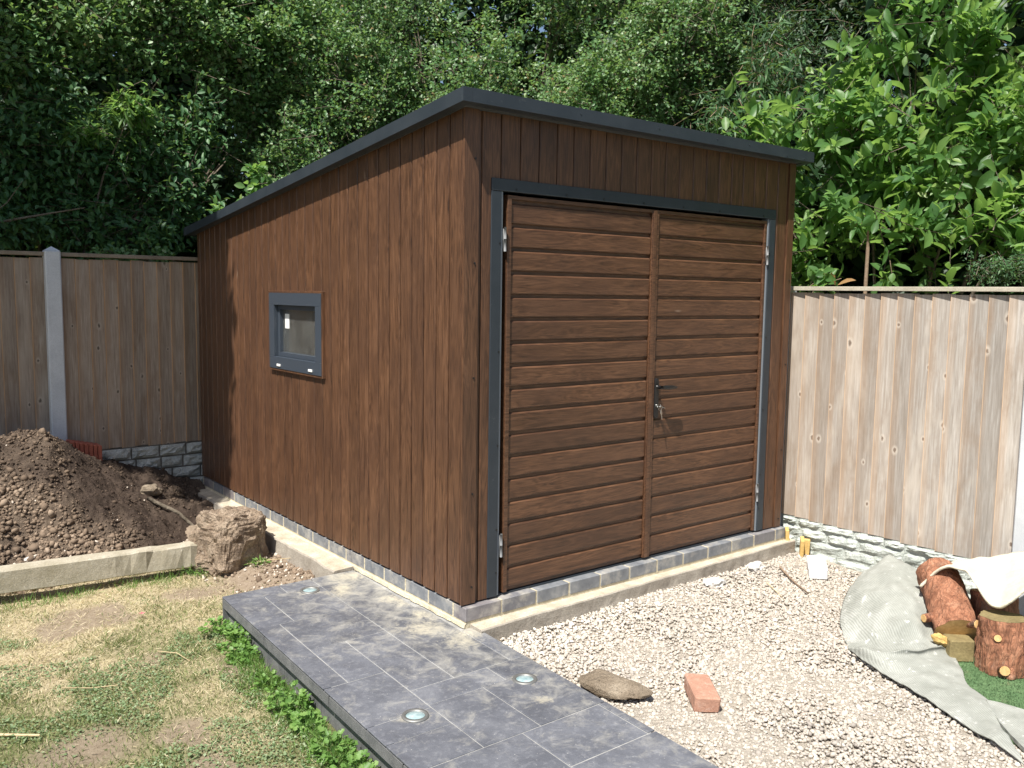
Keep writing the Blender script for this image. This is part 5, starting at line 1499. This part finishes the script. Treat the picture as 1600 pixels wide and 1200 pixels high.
for k in range(6):
    o = leaf_mesh('leaf', np.zeros((1, 3)), np.array([[1.0, 0, 0]]), np.array([[0, 0, 1.0]]), np.array([1.0]), np.array([0.40 + 0.025 * k]), M['bigleaf'], None, np.array([0.25 + 0.13 * k]), 'broad', 0.10 + 0.03 * (k % 3))
    proto.append(o.data); bpy.data.objects.remove(o)
inv = Matrix.Translation(-Vector(bl.location))
for i in np.where(sel)[0]:
    X = Vector(ax[i]); N = Vector(nr[i]); Y = N.cross(X).normalized(); Z = X.cross(Y)
    o = bpy.data.objects.new('leaf', proto[min(5, max(0, int((tint[i] - 0.18) / 0.13)))])
    link(o, bl); o.matrix_parent_inverse = inv
    s = float(Ls[i])
    o.matrix_basis = Matrix(((X.x * s, Y.x * s, Z.x * s, P[i, 0]), (X.y * s, Y.y * s, Z.y * s, P[i, 1]), (X.z * s, Y.z * s, Z.z * s, P[i, 2]), (0, 0, 0, 1)))
tag(leaf_mesh('foliage', P[~sel], ax[~sel], nr[~sel], Ls[~sel], Ws[~sel], M['bigleaf'], bl, tint[~sel], 'broad'), kind='stuff')
twigs_mesh('twigs', A, B, C, np.full(n, 0.0035), M['bark'], bl)
limbs(bl, (3.75, -0.1, -0.3), [b[0] for b in blobs[:4]] + [blobs[7][0], blobs[8][0]], 0.03, M['bark'])
# smaller plants along the right fence top
r = empty('sapling', (3.0, 0.0, 0.0), 'thin brown stemmed sapling with a tuft of pale leaves just above the right fence', 'sapling')
mb = MB(); mb.tube([(3.02, -0.22, 0.0), (3.01, -0.22, 1.2), (3.0, -0.23, 1.9), (2.99, -0.23, 2.02)], [0.016, 0.014, 0.012, 0.006], 7); mb.build('stem', M['twig'], r, True)
leafy(r, [((2.98, -0.23, 2.02), (.16, .16, .10), 14)], 0.12, 0.04, 8, 0.10, 0.045, M['bigleaf'], 0.015, 'broad', 0.003, M['twig'])
r = empty('plant', (2.85, -0.05, 1.5), 'rusty leaf shoot and young green leaves rising over the pale fence', 'plant')
leafy(r, [((2.84, -0.02, 1.70), (.07, .10, .06), 10), ((2.85, -0.45, 1.72), (.06, .12, .08), 10)], 0.14, 0.02, 5, 0.09, 0.042, M['bigleaf'], 0.012, 'broad', 0.003, M['twig'])
leaf_mesh('rusty_leaf', np.array([[2.83, -0.13, 1.665], [2.83, -0.115, 1.665], [2.83, -0.12, 1.665]]), np.array([[-.2, -1.0, 0.35], [-.2, 0.3, 0.9], [-0.3, 0.1, 1.0]]), np.array([[-.7, 0.2, 0.7], [-1.0, 0, 0.3], [-1.0, 0.2, 0.2]]), np.array([0.14, 0.09, 0.07]), np.array([0.045, 0.035, 0.02]), M['rustleaf'], r, np.array([.6, .3, .1]), 'broad')
r = empty('bush', (3.0, -1.2, 1.4), 'fine leaved dark bush at the right edge just above the fence', 'bush')
leafy(r, [((2.95, -1.05, 1.74), (.16, .22, .10), 60), ((2.95, -1.3, 1.78), (.15, .2, .14), 60)], 0.16, 0.04, 22, 0.026, 0.009, M['willow'], 0.015, twig_r=0.002, twig_mat=M['bark'])
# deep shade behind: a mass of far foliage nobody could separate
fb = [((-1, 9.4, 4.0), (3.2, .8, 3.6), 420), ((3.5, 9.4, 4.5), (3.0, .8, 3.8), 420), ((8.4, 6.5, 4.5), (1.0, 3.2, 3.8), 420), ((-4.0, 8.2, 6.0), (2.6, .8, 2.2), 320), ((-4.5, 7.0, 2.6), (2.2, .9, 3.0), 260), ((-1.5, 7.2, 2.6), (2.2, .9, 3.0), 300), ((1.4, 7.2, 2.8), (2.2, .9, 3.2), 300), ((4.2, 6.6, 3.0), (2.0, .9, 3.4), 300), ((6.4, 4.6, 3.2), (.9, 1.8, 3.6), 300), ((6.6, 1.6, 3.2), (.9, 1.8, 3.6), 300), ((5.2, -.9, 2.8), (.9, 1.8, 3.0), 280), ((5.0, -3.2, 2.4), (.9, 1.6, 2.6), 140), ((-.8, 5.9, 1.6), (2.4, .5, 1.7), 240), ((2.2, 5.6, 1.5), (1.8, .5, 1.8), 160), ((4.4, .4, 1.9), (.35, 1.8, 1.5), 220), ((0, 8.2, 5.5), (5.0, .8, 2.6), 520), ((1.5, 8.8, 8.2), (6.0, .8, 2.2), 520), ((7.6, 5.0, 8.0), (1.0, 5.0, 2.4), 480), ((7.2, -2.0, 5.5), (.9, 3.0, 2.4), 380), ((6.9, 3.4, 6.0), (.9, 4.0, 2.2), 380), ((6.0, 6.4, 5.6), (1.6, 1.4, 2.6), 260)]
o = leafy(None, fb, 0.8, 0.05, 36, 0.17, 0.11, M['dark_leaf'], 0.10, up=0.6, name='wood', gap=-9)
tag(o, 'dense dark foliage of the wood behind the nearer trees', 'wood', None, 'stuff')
# the neighbour's tree to the left, whose crown shades the fence and the end of the shed
r = empty('tree', (-4.4, 3.6, -0.3), 'tall tree to the left of the view whose crown shades the left fence', 'tree')
hb = [((-2.6, 2.25, 5.7), (.42, .42, 1.05), 260), ((-3.3, 2.62, 5.8), (.95, .50, .95), 420), ((-4.0, 3.3, 7.0), (1.1, .6, .6), 170), ((-4.3, 2.75, 5.6), (.9, .6, .9), 240), ((-3.0, 3.0, 6.4), (.8, .6, .6), 140)]
leafy(r, hb, 0.45, 0.05, 32, 0.09, 0.06, M['elder'], 0.06, twig_r=0.004, twig_mat=M['bark'], gap=-9)
limbs(r, (-4.4, 3.5, -0.35), [b[0] for b in hb], 0.13, M['bark'])

# ------------------------------------------------------------------ weeds against the paving
spots = [((-0.835, 1.03), 0.10, 44, 'weed clump at the far left corner of the paving'), ((-0.80, 0.80), 0.13, 70, 'tall leafy weed against the paving, second from the far corner'), ((-0.845, 0.66), 0.10, 50, 'weed clump spilling from the paving edge just nearer than the tall one'),
         ((-0.875, 0.28), 0.07, 28, 'small pale weed halfway along the paving edge'), ((-0.870, 0.02), 0.12, 64, 'bright leafy weed on the paving edge level with the red brick'), ((-0.885, -0.16), 0.08, 34, 'small weed beside the bright leafy one on the paving edge'),
         ((-0.905, -0.44), 0.12, 56, 'weed clump on the paving edge opposite the nearer ground light'), ((-0.915, -0.62), 0.11, 56, 'weed clump at the bottom edge of the photo beside the paving'), ((-0.63, 2.02), 0.10, 40, 'feathery weed growing under the fallen post beside its lump'), ((-0.30, 1.83), 0.06, 22, 'grassy weed at the foot of the lump')]
for (x, y), rad, nl, lab in spots:
    h0 = float(lawn_h(x, y))
    r = empty('weed', (x, y, h0), lab, 'weed', 'weeds along the paving and post')
    a = rng.uniform(0, 2 * np.pi, nl); rr = rad * 0.9 * np.sqrt(rng.random(nl))
    base = np.stack([x + 0.25 * rr * np.cos(a), y + 0.25 * rr * np.sin(a), np.full(nl, h0)], -1)
    hh = rng.uniform(0.12, 1.0, nl) * rad * 0.62
    top = np.stack([np.minimum(x + rr * np.cos(a), -0.79 - 0.0425 * (1.12 - y) - 0.004) if y < 1.1 else x + rr * np.cos(a), y + rr * np.sin(a), h0 + hh], -1)
    mid = (base + top) / 2 + np.array([0, 0, 0.01])
    twigs_mesh('stem', base, mid, top, np.full(nl, 0.0013), M['weed'], r)
    k = 3
    P = np.repeat(top, k, 0) + rng.normal(0, 0.006, (nl * k, 3))
    ax = unit(np.repeat(np.stack([np.cos(a), np.sin(a), np.full(nl, 0.15)], -1), k, 0) + rng.normal(0, 0.6, (nl * k, 3)))
    nr = unit(np.array([-.1, -.1, 1.0]) + rng.normal(0, 0.35, (nl * k, 3)))
    Lw = rng.uniform(0.016, 0.032, nl * k)
    if 'feathery' in lab or 'grassy' in lab:
        tag(leaf_mesh('leaf_cluster', P, ax, nr, Lw * 1.3, Lw * 0.35, M['weed'], r, None, 'small'), kind='stuff')
    else:
        tag(leaf_mesh('leaf_cluster', P, ax, nr, Lw, Lw * rng.uniform(0.7, 0.95, nl * k), M['weed'], r, np.clip(rng.normal(.55, .2, nl * k), 0, 1), 'lobed'), kind='stuff')

# ------------------------------------------------------------------ lawn: blades and creeping leaves
n = 145000
x = rng.uniform(-2.75, -0.30, n); y = rng.uniform(-1.5, 2.3, n)
out = ~((x > -0.79 - 0.0425 * (1.12 - y)) & (y < 1.13)) & ~((x > -0.5) & (y > 1.5) & (rng.random(n) < 0.8))
bare = lawn_bare(x, y); gr = lawn_green(x, y)
keep = out & (rng.random(n) > bare * 0.93) & (rng.random(n) < 0.6 + 0.4 * gr)
x, y, gr = x[keep], y[keep], gr[keep]
m = len(x)
isg = rng.random(m) < np.clip(gr * 1.05 + 0.03, 0, 0.9)
tint = np.where(isg, rng.uniform(0.0, 0.42, m), rng.uniform(0.44, 1.0, m))
P = np.stack([x, y, lawn_h(x, y) - 0.002], -1)
lean = np.where(isg, 0.75, 1.9)
ax = unit(np.stack([rng.normal(0, 1, m) * lean, rng.normal(0, 1, m) * lean, np.full(m, 1.0)], -1))
nr = unit(rng.normal(0, 1, (m, 3)) + np.array([0, 0, 0.5]))
tuft = 1 + 0.9 * np.clip(fbm2(x, y, 6.0, 3, off=41), 0, 1)
Ls = tuft * np.where(isg, rng.uniform(0.012, 0.034, m), rng.uniform(0.016, 0.045, m)); Ws = np.where(isg, 0.0032, 0.0024) * rng.uniform(0.7, 1.4, m)
tag(leaf_mesh('grass', P, ax, nr, Ls, Ws, M['grass'], None, tint, 'small', 0.0), kind='stuff')
# pile of the artificial turf
n2 = 9000
x2 = rng.uniform(1.15, 1.95, n2); y2 = rng.uniform(-2.15, -1.55, n2)
kk = (y2 > -2.05 - 0.25 * (x2 - 1.15)) & ((x2 - 1.12) * 0.62 + (y2 + 2.05) > 0.02) & ((x2 - 1.757) * 0.64 - (y2 + 1.489) * 0.77 > -0.015)
x2, y2 = x2[kk], y2[kk]; m2 = len(x2)
tag(leaf_mesh('turf_pile', np.stack([x2, y2, np.full(m2, -0.0995)], -1), unit(rng.normal(0, .6, (m2, 3)) + np.array([0, 0, 1.0])), unit(rng.normal(0, 1, (m2, 3))), rng.uniform(.008, .018, m2), rng.uniform(.002, .0035, m2), M['turf'], turf, None, 'small', 0.0), kind='stuff')
# longer tufts under the fallen post
n = 700
x = np.concatenate([rng.uniform(-1.75, -0.72, n), rng.uniform(-0.36, -0.05, 160)]); y = np.concatenate([2.02 + rng.normal(0, 0.035, n), 1.86 + rng.normal(0, 0.03, 160)])
kk = fbm2(x, y, 5, 3, off=31) > 0.05
x, y = x[kk], y[kk]; m = len(x)
P = np.stack([x, y, lawn_h(x, y)], -1); ax = unit(rng.normal(0, 0.5, (m, 3)) + np.array([0, -.1, 1.0]))
tag(leaf_mesh('grass', P, ax, unit(rng.normal(0, 1, (m, 3))), rng.uniform(.03, .085, m), rng.uniform(.002, .004, m), M['weed'], None, None, 'small', 0.0), kind='stuff')
# bright grass against the paving edge
n2 = 5200
b2 = rng.uniform(0.0, 2.3, n2); d2 = np.abs(rng.normal(0, 0.07, n2)) + 0.004
x2 = PO[0] - 0.0425 * b2 - d2; y2 = PO[1] - b2
kk = fbm2(x2, y2, 3.0, 3, off=51) > -0.15
x2, y2 = x2[kk], y2[kk]; m2 = len(x2)
tag(leaf_mesh('grass', np.stack([x2, y2, lawn_h(x2, y2)], -1), unit(rng.normal(0, 0.6, (m2, 3)) + np.array([-0.15, -.1, 1.0])), unit(rng.normal(0, 1, (m2, 3))), rng.uniform(.02, .065, m2), rng.uniform(.0025, .0045, m2), M['weed'], None, None, 'small', 0.0), kind='stuff')
# clover and yarrow in patches
n = 42000
x = rng.uniform(-2.5, -0.82, n); y = rng.uniform(-1.3, 1.75, n)
pt = fbm2(x, y, 3.4, 4, 0.6, 21) + 0.9 * (lawn_green(x, y) - 0.55)
keep = (pt > 0.12) & ~((x > -0.80 - 0.0425 * (1.12 - y)) & (y < 1.14)) & (rng.random(n) > 0.8 * lawn_bare(x, y))
x, y, pt = x[keep], y[keep], pt[keep]; m = len(x)
P = np.stack([x, y, lawn_h(x, y) + rng.uniform(0.002, 0.018, m) * np.clip(pt * 2 + 0.4, 0, 1)], -1)
a = rng.uniform(0, 2 * np.pi, m)
ax = np.stack([np.cos(a), np.sin(a), rng.normal(0.1, 0.25, m)], -1)
nr = unit(np.array([0, 0, 1.0]) + rng.normal(0, 0.35, (m, 3)))
Lc = rng.uniform(0.008, 0.017, m)
tag(leaf_mesh('ground_cover', P, ax, nr, Lc, Lc * 0.72, M['clover'], None, np.clip(rng.normal(.5, .22, m), 0, 1), 'small', 0.1), kind='stuff')
